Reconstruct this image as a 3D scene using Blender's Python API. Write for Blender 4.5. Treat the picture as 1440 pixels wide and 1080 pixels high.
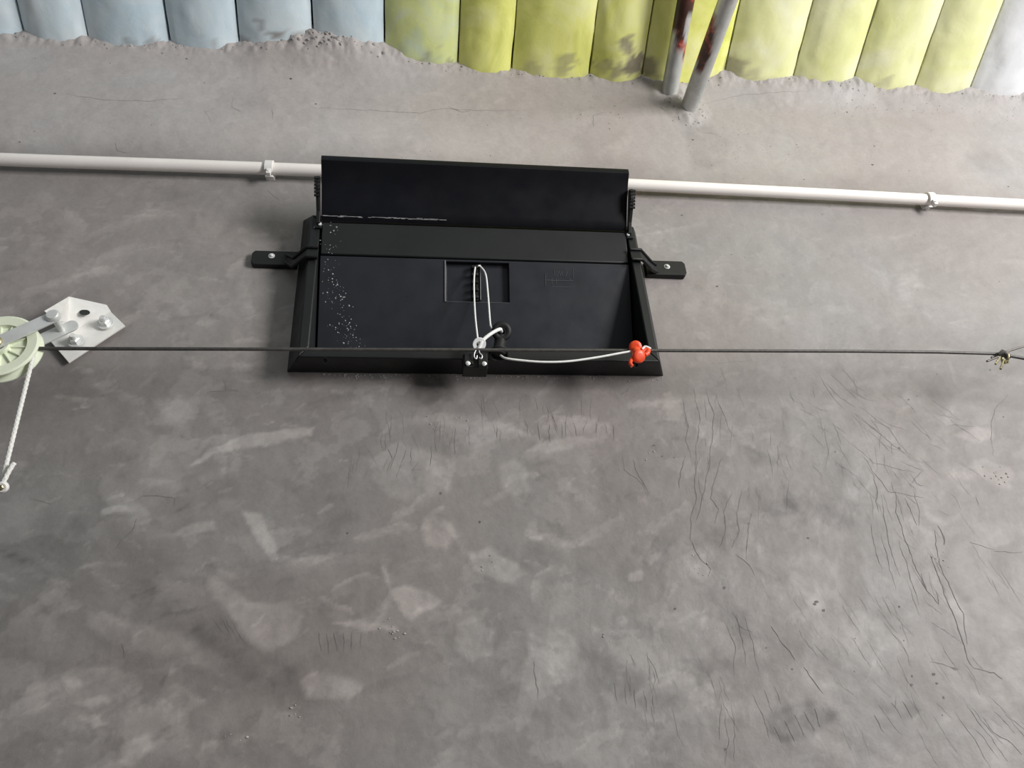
import bpy, bmesh, math, random
import numpy as np
from mathutils import Vector, Matrix

# ------------------------------------------------------------------ camera, light, exposure
scene = bpy.context.scene
COL = scene.collection
for o in list(bpy.data.objects):
    bpy.data.objects.remove(o, do_unlink=True)

cam_data = bpy.data.cameras.new('camera')
cam = bpy.data.objects.new('camera', cam_data)
COL.objects.link(cam)
cam_data.sensor_fit = 'HORIZONTAL'
cam_data.sensor_width = 36.0
cam_data.lens = 36.0 * 1100.0 / 1440.0
cam_data.clip_start = 0.02
p, y, r = (math.radians(a) for a in (32.05, 8.754, -4.175))
fw = Vector((math.sin(y) * math.cos(p), math.cos(y) * math.cos(p), math.sin(p)))
rt = Vector((math.cos(y), -math.sin(y), 0.0))
up = rt.cross(fw)
rt2 = rt * math.cos(r) + up * math.sin(r)
up2 = up * math.cos(r) - rt * math.sin(r)
m3 = Matrix((rt2, up2, -fw)).transposed()
cam.matrix_world = Matrix.Translation((-0.1169, -1.1269, 1.5000)) @ m3.to_4x4()
scene.camera = cam

world = bpy.data.worlds.new('daylight')
scene.world = world
world.use_nodes = True
wn = world.node_tree.nodes
bg = wn['Background']
bg.inputs['Color'].default_value = (0.93, 0.97, 1.0, 1)
bg.inputs['Strength'].default_value = 0.10

# daylight entering through the wide shed door on the right
dl = bpy.data.lights.new('door_daylight', 'AREA')
dl.shape = 'RECTANGLE'
dl.size = 0.95
dl.size_y = 1.7
dl.energy = 142
dl.color = (1.0, 0.985, 0.97)
dlo = bpy.data.objects.new('door_daylight', dl)
COL.objects.link(dlo)
dlo.location = (2.8, -2.5, 2.45)
dlo.rotation_euler = Vector((-0.9, 0.95, 0.0)).to_track_quat('-Z', 'Y').to_euler()

# added area lamp: frontal fill from high opposite the wall, source unseen
sk = bpy.data.lights.new('front_fill', 'AREA')
sk.shape = 'RECTANGLE'
sk.size = 5.0
sk.size_y = 0.9
sk.energy = 12
sk.color = (0.96, 0.985, 1.0)
sko = bpy.data.objects.new('front_fill', sk)
COL.objects.link(sko)
sko.location = (0.9, -3.3, 3.35)
sko.rotation_euler = Vector((0, 1, -0.12)).to_track_quat('-Z', 'Y').to_euler()

vs = scene.view_settings
vs.view_transform = 'Standard'
vs.look = 'None'
vs.gamma = 1.0
vs.use_curve_mapping = False
vs.exposure = 0.2

# ------------------------------------------------------------------ helpers
rng = np.random.default_rng(7)
random.seed(7)

def hashn(ix, iy, seed):
    n = (ix.astype(np.int64) * 374761393 + iy.astype(np.int64) * 668265263 + seed * 144269) & 0x7fffffff
    n = (n ^ (n >> 13)) * 1274126177 & 0x7fffffff
    n = (n ^ (n >> 16)) & 0xffff
    return n / 65535.0

def vnoise(x, z, s, seed=0):
    x = np.asarray(x, float) * s
    z = np.asarray(z, float) * s
    ix = np.floor(x); iz = np.floor(z)
    fx = x - ix; fz = z - iz
    fx = fx * fx * (3 - 2 * fx); fz = fz * fz * (3 - 2 * fz)
    ix = ix.astype(np.int64); iz = iz.astype(np.int64)
    a = hashn(ix, iz, seed); b = hashn(ix + 1, iz, seed)
    c = hashn(ix, iz + 1, seed); d = hashn(ix + 1, iz + 1, seed)
    return (a * (1 - fx) + b * fx) * (1 - fz) + (c * (1 - fx) + d * fx) * fz

def fbm(x, z, s, octs=4, seed=0, gain=0.5):
    t = 0; amp = 1; tot = 0
    for k in range(octs):
        t = t + amp * vnoise(x, z, s * 2 ** k, seed + k * 17)
        tot += amp; amp *= gain
    return t / tot - 0.5

def sstep(a, b, x):
    t = np.clip((x - a) / (b - a), 0, 1)
    return t * t * (3 - 2 * t)

def mesh_obj(name, verts, faces, mat, parent=None, smooth=None, bevel=0.0, origin=None):
    """one mesh object; verts in world metres. origin = world point that becomes local zero"""
    org = Vector((0, 0, 0))
    root = parent
    if parent is not None:
        while root.parent is not None:
            root = root.parent
        org = root.location.copy()
    elif origin is not None:
        org = Vector(origin)
    me = bpy.data.meshes.new(name)
    me.from_pydata([(v[0] - org.x, v[1] - org.y, v[2] - org.z) for v in verts], [], faces)
    bm = bmesh.new(); bm.from_mesh(me)
    bmesh.ops.recalc_face_normals(bm, faces=bm.faces[:])
    bm.to_mesh(me); bm.free()
    if smooth is not None:
        me.polygons.foreach_set('use_smooth', [True] * len(me.polygons))
        me.set_sharp_from_angle(angle=math.radians(smooth))
    me.materials.append(mat)
    o = bpy.data.objects.new(name, me)
    COL.objects.link(o)
    if parent is not None:
        o.parent = parent
    else:
        o.location = org
    if bevel:
        b = o.modifiers.new('bevel', 'BEVEL')
        b.width = bevel; b.segments = 2; b.limit_method = 'ANGLE'
        b.angle_limit = math.radians(35)
        b.harden_normals = False
    return o

class MB:
    """collects shapes into one mesh"""
    def __init__(self):
        self.v = []; self.f = []
    def add(self, v, f):
        n = len(self.v)
        self.v += [tuple(q) for q in v]
        self.f += [tuple(i + n for i in g) for g in f]
        return self
    def box(self, c, s, M=None):
        vs_ = []
        for dx in (-.5, .5):
            for dy in (-.5, .5):
                for dz in (-.5, .5):
                    q = Vector((dx * s[0], dy * s[1], dz * s[2]))
                    if M is not None: q = M @ q
                    vs_.append((c[0] + q[0], c[1] + q[1], c[2] + q[2]))
        return self.add(vs_, [(0, 1, 3, 2), (4, 6, 7, 5), (0, 4, 5, 1), (2, 3, 7, 6), (0, 2, 6, 4), (1, 5, 7, 3)])
    def prism(self, poly, depth_vec):
        """poly: world points of one face; extruded by depth_vec"""
        n = len(poly)
        d = Vector(depth_vec)
        a = [tuple(q) for q in poly]
        b = [tuple(Vector(q) + d) for q in poly]
        return self.add(a + b, [tuple(range(n)), tuple(range(2 * n - 1, n - 1, -1))] +
                        [(i, (i + 1) % n, n + (i + 1) % n, n + i) for i in range(n)])
    def tube(self, pts, rad, seg=12, helix=None, cap=True, close=False):
        pts = [Vector(q) for q in pts]
        n = len(pts)
        rads = rad if isinstance(rad, (list, tuple)) else [rad] * n
        T = []
        for i in range(n):
            if close:
                t = pts[(i + 1) % n] - pts[(i - 1) % n]
            else:
                t = pts[min(i + 1, n - 1)] - pts[max(i - 1, 0)]
            T.append(t.normalized())
        a = Vector((0, 0, 1)) if abs(T[0].z) < .9 else Vector((1, 0, 0))
        u = T[0].cross(a).normalized()
        base = len(self.v); s = 0.0
        for i in range(n):
            if i:
                u = (u - T[i] * u.dot(T[i])).normalized()
                s += (pts[i] - pts[i - 1]).length
            w = T[i].cross(u)
            for k in range(seg):
                th = 2 * math.pi * k / seg
                rr = rads[i]
                if helix:
                    rr *= 1 + helix[1] * max(abs(math.sin(1.5 * th + s * helix[0])), abs(math.sin(1.5 * th - s * helix[0]))) - helix[1]
                self.v.append(tuple(pts[i] + (u * math.cos(th) + w * math.sin(th)) * rr))
        for i in range(n if close else n - 1):
            j = (i + 1) % n
            for k in range(seg):
                l = (k + 1) % seg
                self.f.append((base + i * seg + k, base + i * seg + l, base + j * seg + l, base + j * seg + k))
        if cap and not close:
            self.f.append(tuple(base + k for k in range(seg - 1, -1, -1)))
            self.f.append(tuple(base + (n - 1) * seg + k for k in range(seg)))
        return self
    def lathe(self, prof, c, axis, seg=32):
        """prof: (radius, offset along axis) closed loop profile or open ending on axis"""
        ax = Vector(axis).normalized()
        a = Vector((0, 0, 1)) if abs(ax.z) < .9 else Vector((1, 0, 0))
        u = ax.cross(a).normalized(); w = ax.cross(u)
        c = Vector(c); rings = []
        for (rr, h) in prof:
            if rr < 1e-6:
                rings.append([len(self.v)]); self.v.append(tuple(c + ax * h))
            else:
                b = len(self.v); rings.append(list(range(b, b + seg)))
                for k in range(seg):
                    th = 2 * math.pi * k / seg
                    self.v.append(tuple(c + ax * h + (u * math.cos(th) + w * math.sin(th)) * rr))
        for A, B in zip(rings[:-1], rings[1:]):
            for k in range(seg):
                l = (k + 1) % seg
                if len(A) == 1 and len(B) == 1: continue
                if len(A) == 1: self.f.append((A[0], B[k], B[l]))
                elif len(B) == 1: self.f.append((A[k], A[l], B[0]))
                else: self.f.append((A[k], A[l], B[l], B[k]))
        return self
    def build(self, name, mat, parent=None, smooth=None, bevel=0.0, origin=None):
        return mesh_obj(name, self.v, self.f, mat, parent, smooth, bevel, origin)

def spline(pts, n=8):
    """Catmull-Rom through pts"""
    P = [Vector(q) for q in pts]
    P = [P[0] * 2 - P[1]] + P + [P[-1] * 2 - P[-2]]
    out = []
    for i in range(1, len(P) - 2):
        a, b, c, d = P[i - 1], P[i], P[i + 1], P[i + 2]
        for k in range(n):
            t = k / n
            out.append(.5 * ((2 * b) + (c - a) * t + (2 * a - 5 * b + 4 * c - d) * t * t + (3 * b - a - 3 * c + d) * t ** 3))
    out.append(P[-2])
    return out

def thing(name, loc, label, cat, group=None):
    o = bpy.data.objects.new(name, None)
    COL.objects.link(o)
    o.location = loc; o.empty_display_size = .05
    return tag(o, label, cat, group)

def tag(o, label=None, cat=None, group=None, kind=None):
    if label: o['label'] = label
    if cat: o['category'] = cat
    if group: o['group'] = group
    if kind: o['kind'] = kind
    return o

# ------------------------------------------------------------------ materials
def new_mat(name):
    m = bpy.data.materials.new(name); m.use_nodes = True
    nt = m.node_tree
    return m, nt, nt.nodes['Principled BSDF']

def noise_node(nt, scale, detail=5, rough=.55, dist=0.0, coord='Object', vec=None):
    n = nt.nodes.new('ShaderNodeTexNoise')
    n.inputs['Scale'].default_value = scale
    n.inputs['Detail'].default_value = detail
    n.inputs['Roughness'].default_value = rough
    n.inputs['Distortion'].default_value = dist
    if vec is None:
        tc = nt.nodes.new('ShaderNodeTexCoord')
        vec = tc.outputs[coord]
    nt.links.new(vec, n.inputs['Vector'])
    return n

def ramp(nt, fac, stops):
    rn = nt.nodes.new('ShaderNodeValToRGB')
    e = rn.color_ramp.elements
    while len(e) < len(stops): e.new(.5)
    for el, (pos, c) in zip(e, stops):
        el.position = pos
        el.color = (c[0], c[1], c[2], 1) if isinstance(c, tuple) else (c, c, c, 1)
    nt.links.new(fac, rn.inputs['Fac'])
    return rn.outputs['Color']

def mix(nt, fac, a, b, mode='MIX'):
    n = nt.nodes.new('ShaderNodeMix'); n.data_type = 'RGBA'; n.blend_type = mode
    for s, v in ((n.inputs[0], fac), (n.inputs[6], a), (n.inputs[7], b)):
        if isinstance(v, (int, float)): s.default_value = v
        elif isinstance(v, tuple): s.default_value = (*v[:3], 1)
        else: nt.links.new(v, s)
    return n.outputs[2]

def bump(nt, bsdf, height, strength, dist=.002, prev=None):
    b = nt.nodes.new('ShaderNodeBump')
    b.inputs['Strength'].default_value = strength
    b.inputs['Distance'].default_value = dist
    nt.links.new(height, b.inputs['Height'])
    if prev is not None: nt.links.new(prev, b.inputs['Normal'])
    nt.links.new(b.outputs['Normal'], bsdf.inputs['Normal'])
    return b.outputs['Normal']

def simple(name, c, rough=.4, metal=0.0, var=.12, scale=40, bmp=.0, spec=.5):
    m, nt, b = new_mat(name)
    n = noise_node(nt, scale, 4)
    col = ramp(nt, n.outputs['Fac'], [(.3, tuple(q * (1 - var) for q in c)), (.7, tuple(min(1, q * (1 + var)) for q in c))])
    nt.links.new(col, b.inputs['Base Color'])
    b.inputs['Roughness'].default_value = rough
    b.inputs['Metallic'].default_value = metal
    b.inputs['Specular IOR Level'].default_value = spec
    if bmp:
        n2 = noise_node(nt, scale * 6, 3)
        bump(nt, b, n2.outputs['Fac'], bmp, .001)
    return m

# plaster
m_wall, nt, b = new_mat('troweled_cement_plaster')
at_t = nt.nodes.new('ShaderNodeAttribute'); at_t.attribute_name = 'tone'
n1 = noise_node(nt, 2.2, 4, .5, .6)
base = ramp(nt, n1.outputs['Fac'], [(.32, (.260, .232, .222)), (.5, (.260, .240, .231)), (.68, (.260, .252, .247))])
n2 = noise_node(nt, 14, 6, .6, 1.2)
c2 = mix(nt, .20, base, ramp(nt, n2.outputs['Fac'], [(.3, .80), (.7, 1.16)]), 'MULTIPLY')
n3 = noise_node(nt, 150, 4, .65)
c3 = mix(nt, .5, c2, ramp(nt, n3.outputs['Fac'], [(.25, .86), (.75, 1.1)]), 'MULTIPLY')
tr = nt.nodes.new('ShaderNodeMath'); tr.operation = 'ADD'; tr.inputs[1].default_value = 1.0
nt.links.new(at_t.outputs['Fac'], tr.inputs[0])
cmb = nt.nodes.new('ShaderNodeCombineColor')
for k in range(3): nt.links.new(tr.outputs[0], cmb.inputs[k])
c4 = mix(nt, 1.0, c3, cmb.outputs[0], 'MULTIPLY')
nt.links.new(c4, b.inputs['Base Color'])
rr = ramp(nt, n2.outputs['Fac'], [(.3, .62), (.7, .46)])
nt.links.new(rr, b.inputs['Roughness'])
b.inputs['Specular IOR Level'].default_value = .35
nb = bump(nt, b, n3.outputs['Fac'], .16, .002)
n4 = noise_node(nt, 34, 5, .6, .8)
bump(nt, b, n4.outputs['Fac'], .18, .004, nb)

m_crack = simple('crack_dark', (.165, .152, .145), .9, var=.35, scale=30)  # dark colour for the thin crack ribbons laid on the plaster
m_pit = simple('pit_dirt', (.13, .12, .115), .9, var=.35, scale=30)
m_crumb = simple('plaster_crumb', (.34, .32, .305), .8, var=.2, scale=60, bmp=.3)
m_floor = simple('concrete_floor', (.13, .125, .12), .7, var=.15, scale=6)

def plastic_black(name, c, rough, var=.25):
    m, nt, b = new_mat(name)
    n = noise_node(nt, 9, 5, .6, .4)
    nt.links.new(ramp(nt, n.outputs['Fac'], [(.3, tuple(q * (1 - var) for q in c)), (.7, tuple(q * (1 + var) for q in c))]), b.inputs['Base Color'])
    n_ = noise_node(nt, 25, 4)
    nt.links.new(ramp(nt, n_.outputs['Fac'], [(.3, rough - .05), (.7, rough + .08)]), b.inputs['Roughness'])
    n2 = noise_node(nt, 400, 2)
    bump(nt, b, n2.outputs['Fac'], .05, .001)
    b.inputs['Specular IOR Level'].default_value = .36 if 'defl' not in name else .22
    return m
m_flap = plastic_black('blue_black_plastic', (.0135, .0152, .0205), .42)
m_frame = plastic_black('charcoal_plastic', (.0088, .0100, .0108), .48)
m_defl = plastic_black('dark_deflector_plastic', (.0045, .005, .0075), .42)
m_brkt = plastic_black('matt_black_plastic', (.009, .009, .0095), .55)
m_drop = simple('dried_splash', (.30, .30, .31), .5, var=.4, scale=120)
m_emb = simple('embossed_plastic', (.05, .053, .06), .4)
m_conduit = simple('cream_pvc', (.90, .85, .81), .36, var=.04, scale=8)
m_clip = simple('white_clip_plastic', (.80, .78, .76), .4, var=.04)
m_cord = simple('white_cord', (.80, .80, .79), .6, var=.08, scale=200)
m_chrome = simple('bright_screw_steel', (.80, .80, .80), .28, .45, var=.05)
m_zinc = simple('zinc_plated_steel', (.72, .73, .72), .38, .35, var=.12, scale=25)
m_plate = simple('painted_zinc_plate', (.82, .81, .78), .42, .10, var=.08, scale=30)
m_wheel = simple('pale_green_nylon', (.78, .83, .66), .45, var=.05)
m_wire = simple('dark_wire_rope', (.075, .070, .066), .5, .3, var=.25, scale=150)
m_wirew = simple('wire_strand', (.12, .11, .10), .45, .6, var=.3, scale=150)
m_rope = simple('white_braided_rope', (.74, .73, .70), .7, var=.1, scale=250, bmp=.2)
m_brass = simple('brassy_clamp', (.34, .30, .17), .32, .6, var=.4, scale=70)
m_orange = simple('orange_plastic', (.82, .075, .018), .38, var=.12, scale=60)
m_seam = simple('dark_ceiling_backing', (.02, .022, .02), .9)

# galvanised tubes
def tube_mat(name, rust):
    m, nt, b = new_mat(name)
    n = noise_node(nt, 18, 5, .6, .5)
    col = ramp(nt, n.outputs['Fac'], [(.3, (.44, .45, .445)), (.55, (.60, .61, .605)), (.75, (.72, .73, .72))])
    rough = .38
    at_ = nt.nodes.new('ShaderNodeAttribute'); at_.attribute_name = 'rust'
    n2 = noise_node(nt, 26, 4, .6, .3)
    rc = ramp(nt, n2.outputs['Fac'], [(.30, (.03, .014, .010)), (.53, (.075, .028, .020)), (.60, (.34, .045, .03)), (.70, (.40, .20, .16))])
    c = mix(nt, at_.outputs['Fac'], col, rc)
    nt.links.new(c, b.inputs['Base Color'])
    b.inputs['Roughness'].default_value = rough
    mt = nt.nodes.new('ShaderNodeMath'); mt.operation = 'MULTIPLY_ADD'
    mt.inputs[1].default_value = -.55; mt.inputs[2].default_value = .55
    nt.links.new(at_.outputs['Fac'], mt.inputs[0]); nt.links.new(mt.outputs[0], b.inputs['Metallic'])
    bump(nt, b, n2.outputs['Fac'], .12, .002)
    return m
m_tube = tube_mat('galvanised_tube', True)

# insulation film
def film_mat(name, lo, mid, hi):
    m, nt, b = new_mat(name)
    n = noise_node(nt, 7, 5, .6, 1.0)
    col = ramp(nt, n.outputs['Fac'], [(.28, lo), (.5, mid), (.72, hi)])
    at_ = nt.nodes.new('ShaderNodeAttribute'); at_.attribute_name = 'dirt'
    n2 = noise_node(nt, 30, 5, .6)
    dc = ramp(nt, n2.outputs['Fac'], [(.3, (.17, .14, .115)), (.7, (.33, .28, .245))])
    nt.links.new(mix(nt, at_.outputs['Fac'], col, dc), b.inputs['Base Color'])
    b.inputs['Roughness'].default_value = .34
    b.inputs['Specular IOR Level'].default_value = .5
    b.inputs['Coat Weight'].default_value = .6
    b.inputs['Coat Roughness'].default_value = .12
    nw = noise_node(nt, 26, 4, .6, 1.5)
    nx = noise_node(nt, 70, 3, .6, .8)
    nq = bump(nt, b, nw.outputs['Fac'], .14, .004)
    bump(nt, b, nx.outputs['Fac'], .10, .002, nq)
    return m
m_blue = film_mat('white_blue_film', (.58, .76, .86), (.70, .83, .90), (.82, .90, .94))
m_mixf = film_mat('blue_to_lime_film', (.56, .68, .66), (.76, .82, .34), (.74, .80, .68))
m_lime = film_mat('lime_film', (.66, .70, .14), (.86, .87, .27), (.93, .93, .48))
m_pale = film_mat('pale_lime_film', (.76, .78, .34), (.84, .85, .46), (.90, .90, .62))
m_white = film_mat('white_film', (.74, .76, .78), (.80, .81, .83), (.86, .87, .88))

# ------------------------------------------------------------------ setting: wall
SL = math.tan(math.radians(23.6))
Z0 = 3.05                                     # ceiling seam level at the wall
EDGE = [(-3.0, .012), (-.93, .012), (-.80, .010), (-.64, .011), (-.50, .016), (-.44, .03), (-.335, .050), (-.26, .05), (-.18, .034), (-.014, .011),
        (.108, .006), (.288, .005), (.415, .008), (.47, .004), (.55, .020), (.61, .030), (.78, .031), (.93, .033), (1.09, .025), (1.245, .027), (4.5, .027)]
ex = np.array([q[0] for q in EDGE]); ed = np.array([q[1] for q in EDGE])

def wall_height(X, Z):
    """how far the plaster stands proud of the wall plane (towards the room)"""
    h = .0035 * fbm(X, Z, 3.0, 3, 5) + .0030 * fbm(X, Z, 11, 3, 9) + .0016 * fbm(X, Z, 45, 3, 21)
    d = np.interp(X, ex, ed) + .012 * fbm(X, Z * .5, 70, 4, 31, .6) * sstep(3.02, 3.045, Z)
    lum = np.exp(-((X + .31) / .07) ** 2)
    d = d + lum * .014 * fbm(X, Z, 60, 3, 41)
    h = h + np.maximum(d, 0.001) * sstep(2.95, 3.07, Z + .02 * fbm(X, Z, 9, 2, 12)) ** 1.5
    # the thicker plaster band over the conduit at the far end
    w = 1 - sstep(-.35, .05, X)
    h = h + .016 * w * sstep(2.735, 2.83, Z + .025 * fbm(X, Z, 4, 2, 77))
    h = h + .007 * (1 - w) * sstep(2.78, 2.95, Z)
    # rough, dragged render high on the wall
    rg_ = np.abs(fbm(X * .6, Z, 38, 4, 191, .6)); h = h + .0030 * (.12 - rg_) * sstep(2.80, 2.92, Z) * sstep(-.05, .15, fbm(X, Z, 4, 3, 193) + .05)
    # collars of mortar round the two tubes
    for (cx_, cz_) in ((.509, 2.955), (.473, 3.005)):
        q = np.hypot(X - cx_, Z - cz_)
        h = h + (.010 + .014 * fbm(X, Z, 40, 3, 55)) * (1 - sstep(.022, .06, q))
    # near the inlet the plaster is struck flat against the frame
    q = np.maximum(np.abs(X - .004) - .30, np.abs(Z - 2.405) - .15)
    h = h * (.35 + .65 * sstep(.0, .09, q))
    return h

PATCH = [
 # polygon on the wall (X,Z), tone change, edge softness in m
 ([(-0.456, 2.065), (-0.420, 2.092), (-0.374, 2.112), (-0.320, 2.120), (-0.266, 2.132), (-0.273, 2.117), (-0.324, 2.099), (-0.366, 2.089), (-0.418, 2.077), (-0.449, 2.059)], .34, .006),
 ([(-0.524, 2.177), (-0.483, 2.190), (-0.456, 2.160), (-0.465, 2.127), (-0.505, 2.130)], .16, .015),
 ([(-0.536, 2.127), (-0.470, 2.077), (-0.466, 2.018), (-0.509, 2.030), (-0.533, 2.078)], .10, .02),
 ([(-0.370, 1.984), (-0.338, 1.979), (-0.314, 1.937), (-0.304, 1.906), (-0.315, 1.904), (-0.336, 1.932)], .32, .005),
 ([(-0.462, 1.948), (-0.440, 1.963), (-0.403, 1.969), (-0.397, 1.958), (-0.430, 1.947), (-0.454, 1.942)], .30, .006),
 ([(-0.566, 1.989), (-0.538, 1.998), (-0.524, 1.989), (-0.544, 1.980), (-0.563, 1.978)], .30, .005),
 ([(-0.407, 1.891), (-0.379, 1.876), (-0.343, 1.845), (-0.290, 1.844), (-0.265, 1.821), (-0.275, 1.787), (-0.312, 1.774), (-0.337, 1.794), (-0.366, 1.832), (-0.392, 1.856)], .26, .008),
 ([(-0.553, 1.820), (-0.549, 1.841), (-0.511, 1.836), (-0.462, 1.817), (-0.408, 1.796), (-0.357, 1.767), (-0.369, 1.749), (-0.441, 1.774), (-0.517, 1.795)], .17, .012),
 ([(-0.628, 1.851), (-0.572, 1.821), (-0.483, 1.762), (-0.498, 1.745), (-0.592, 1.775), (-0.643, 1.804)], .09, .02),
 ([(-0.163, 1.901), (-0.150, 1.890), (-0.137, 1.858), (-0.116, 1.866), (-0.068, 1.846), (-0.079, 1.834), (-0.101, 1.824), (-0.113, 1.814), (-0.129, 1.827), (-0.144, 1.856)], .32, .005),
 ([(-0.103, 1.953), (-0.080, 1.969), (-0.047, 1.960), (-0.039, 1.941), (-0.064, 1.919), (-0.091, 1.921)], .28, .010),
 ([(-0.032, 1.915), (0.006, 1.922), (0.047, 1.896), (0.059, 1.879), (0.034, 1.862), (0.003, 1.870), (-0.023, 1.887)], .27, .008),
 ([(-0.182, 2.076), (-0.135, 2.099), (-0.079, 2.086), (-0.045, 2.063), (-0.055, 2.014), (-0.101, 1.995), (-0.150, 2.003), (-0.178, 2.039)], .18, .010),
 ([(-0.220, 1.815), (-0.185, 1.817), (-0.136, 1.807), (-0.131, 1.801), (-0.180, 1.799)], .30, .005),
 ([(-0.267, 1.740), (-0.244, 1.749), (-0.197, 1.744), (-0.175, 1.732), (-0.181, 1.719), (-0.214, 1.711), (-0.251, 1.717)], .26, .008),
 ([(-0.051, 1.804), (-0.022, 1.816), (0.002, 1.798), (-0.002, 1.763), (-0.032, 1.755), (-0.050, 1.770)], .17, .006),
 ([(0.066, 2.082), (0.096, 2.099), (0.145, 2.112), (0.195, 2.104), (0.143, 2.088), (0.100, 2.078)], .24, .006),
 ([(0.023, 2.056), (0.050, 2.069), (0.067, 2.050), (0.072, 2.012), (0.043, 2.001), (0.024, 2.019)], .18, .010),
 ([(-0.569, 1.752), (-0.542, 1.748), (-0.539, 1.741), (-0.556, 1.738)], .28, .004),
 ([(-0.550, 1.725), (-0.512, 1.728), (-0.501, 1.719), (-0.526, 1.715)], .28, .004),
 ([(-0.541, 1.705), (-0.516, 1.707), (-0.492, 1.693), (-0.513, 1.690)], .28, .004),
 ([(-0.475, 1.671), (-0.451, 1.682), (-0.435, 1.665), (-0.452, 1.642), (-0.472, 1.646)], .22, .008),
 ([(-0.385, 1.705), (-0.351, 1.717), (-0.339, 1.694), (-0.362, 1.662), (-0.390, 1.680)], .10, .02),
 ([(-0.048, 1.943), (-0.032, 1.915), (-0.037, 1.932), (-0.019, 1.909), (-0.027, 1.898), (-0.043, 1.915)], .15, .01),
 ([(-0.136, 2.141), (-0.066, 2.155), (0.004, 2.148), (0.051, 2.128), (0.015, 2.120), (-0.067, 2.125)], .12, .012),
 ([(0.088, 2.142), (0.192, 2.151), (0.220, 2.129), (0.145, 2.112), (0.088, 2.115)], .10, .012),
 ([(0.209, 1.876), (0.223, 1.884), (0.234, 1.881), (0.230, 1.868), (0.209, 1.865)], .22, .004),
 ([(0.240, 1.898), (0.269, 1.905), (0.274, 1.897), (0.249, 1.885)], .20, .004),
 ([(0.303, 1.902), (0.333, 1.908), (0.344, 1.879), (0.323, 1.859), (0.306, 1.871)], .20, .006),
 ([(0.045, 1.781), (0.100, 1.775), (0.138, 1.744), (0.117, 1.721), (0.076, 1.732), (0.050, 1.757)], .15, .012),
 ([(0.463, 1.893), (0.516, 1.912), (0.556, 1.886), (0.545, 1.829), (0.498, 1.809), (0.459, 1.832)], .16, .02),
 ([(0.498, 1.809), (0.586, 1.795), (0.636, 1.741), (0.567, 1.703), (0.499, 1.736)], .10, .03),
 ([(0.840, 2.112), (0.875, 2.130), (0.922, 2.127), (0.919, 2.109), (0.869, 2.098)], .20, .008),
 ([(0.849, 2.059), (0.883, 2.066), (0.935, 2.045), (0.911, 2.007), (0.876, 2.018), (0.853, 2.042)], .16, .008),
 # darker, burnished sweeps
 ([(-0.385, 1.834), (-0.344, 1.814), (-0.263, 1.754), (-0.214, 1.711), (-0.240, 1.690), (-0.316, 1.724), (-0.376, 1.767), (-0.409, 1.806)], -.13, .02),
 ([(-0.257, 1.925), (-0.132, 1.900), (0.015, 1.886), (0.013, 1.854), (-0.091, 1.867), (-0.214, 1.891)], -.10, .03),
 ([(0.132, 1.779), (0.180, 1.747), (0.237, 1.716), (0.265, 1.696), (0.231, 1.679), (0.154, 1.705), (0.107, 1.740)], -.14, .015),
 ([(0.385, 1.672), (0.452, 1.684), (0.500, 1.667), (0.450, 1.642), (0.395, 1.631), (0.378, 1.645)], -.20, .010),
 ([(0.549, 1.684), (0.613, 1.677), (0.630, 1.662), (0.583, 1.654), (0.554, 1.665)], -.18, .012),
 ([(0.342, 1.954), (0.417, 1.947), (0.419, 1.906), (0.372, 1.901), (0.335, 1.919)], -.12, .020),
 ([(0.453, 2.021), (0.505, 2.008), (0.520, 1.970), (0.468, 1.959), (0.439, 1.990)], -.13, .018),
 ([(0.555, 2.008), (0.616, 2.001), (0.617, 1.944), (0.568, 1.927), (0.541, 1.958)], -.13, .018),
 ([(0.439, 2.094), (0.486, 2.081), (0.505, 2.054), (0.454, 2.054)], -.14, .012),
 ([(0.344, 1.824), (0.397, 1.812), (0.409, 1.769), (0.371, 1.750), (0.340, 1.782)], -.09, .02),
 ([(-0.648, 2.008), (-0.498, 1.940), (-0.413, 1.896), (-0.484, 1.867), (-0.603, 1.900), (-0.689, 1.943)], -.07, .04),
 ([(-0.275, 2.181), (-0.136, 2.128), (-0.202, 2.076), (-0.289, 2.077)], -.05, .03),
 ([(0.486, 2.898), (0.542, 2.927), (0.595, 2.859), (0.561, 2.777), (0.485, 2.761)], -.15, .02),
 ([(1.162, 2.863), (1.252, 2.881), (1.266, 2.810), (1.189, 2.777)], -.10, .02),
 ([(-0.534, 2.933), (-0.434, 2.953), (-0.398, 2.887), (-0.467, 2.859)], -.08, .02),
 ([(0.223, 2.878), (0.325, 2.922), (0.350, 2.864), (0.278, 2.803), (0.225, 2.821)], -.08, .02),
 ([(0.993, 3.026), (1.191, 3.056), (1.300, 3.038), (1.146, 2.986), (1.015, 2.984)], -.08, .01),
 ([(-0.587, 2.655), (-0.455, 2.644), (-0.331, 2.594), (-0.444, 2.552), (-0.563, 2.582)], -.06, .03),
]

def poly_sd(poly, X, Z):
    """signed distance to a polygon (negative inside)"""
    d2 = np.full(X.shape, 1e9); ins = np.zeros(X.shape, bool)
    n = len(poly)
    for i in range(n):
        ax, az = poly[i]; bx, bz = poly[(i + 1) % n]
        ux, uz = bx - ax, bz - az
        t = np.clip(((X - ax) * ux + (Z - az) * uz) / (ux * ux + uz * uz + 1e-12), 0, 1)
        d2 = np.minimum(d2, (X - ax - t * ux) ** 2 + (Z - az - t * uz) ** 2)
        c = ((az > Z) != (bz > Z))
        with np.errstate(divide='ignore', invalid='ignore'):
            xi = ax + (Z - az) * ux / (uz if abs(uz) > 1e-9 else 1e-9)
        ins ^= c & (X < xi)
    return np.where(ins, -1, 1) * np.sqrt(d2)

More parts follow.
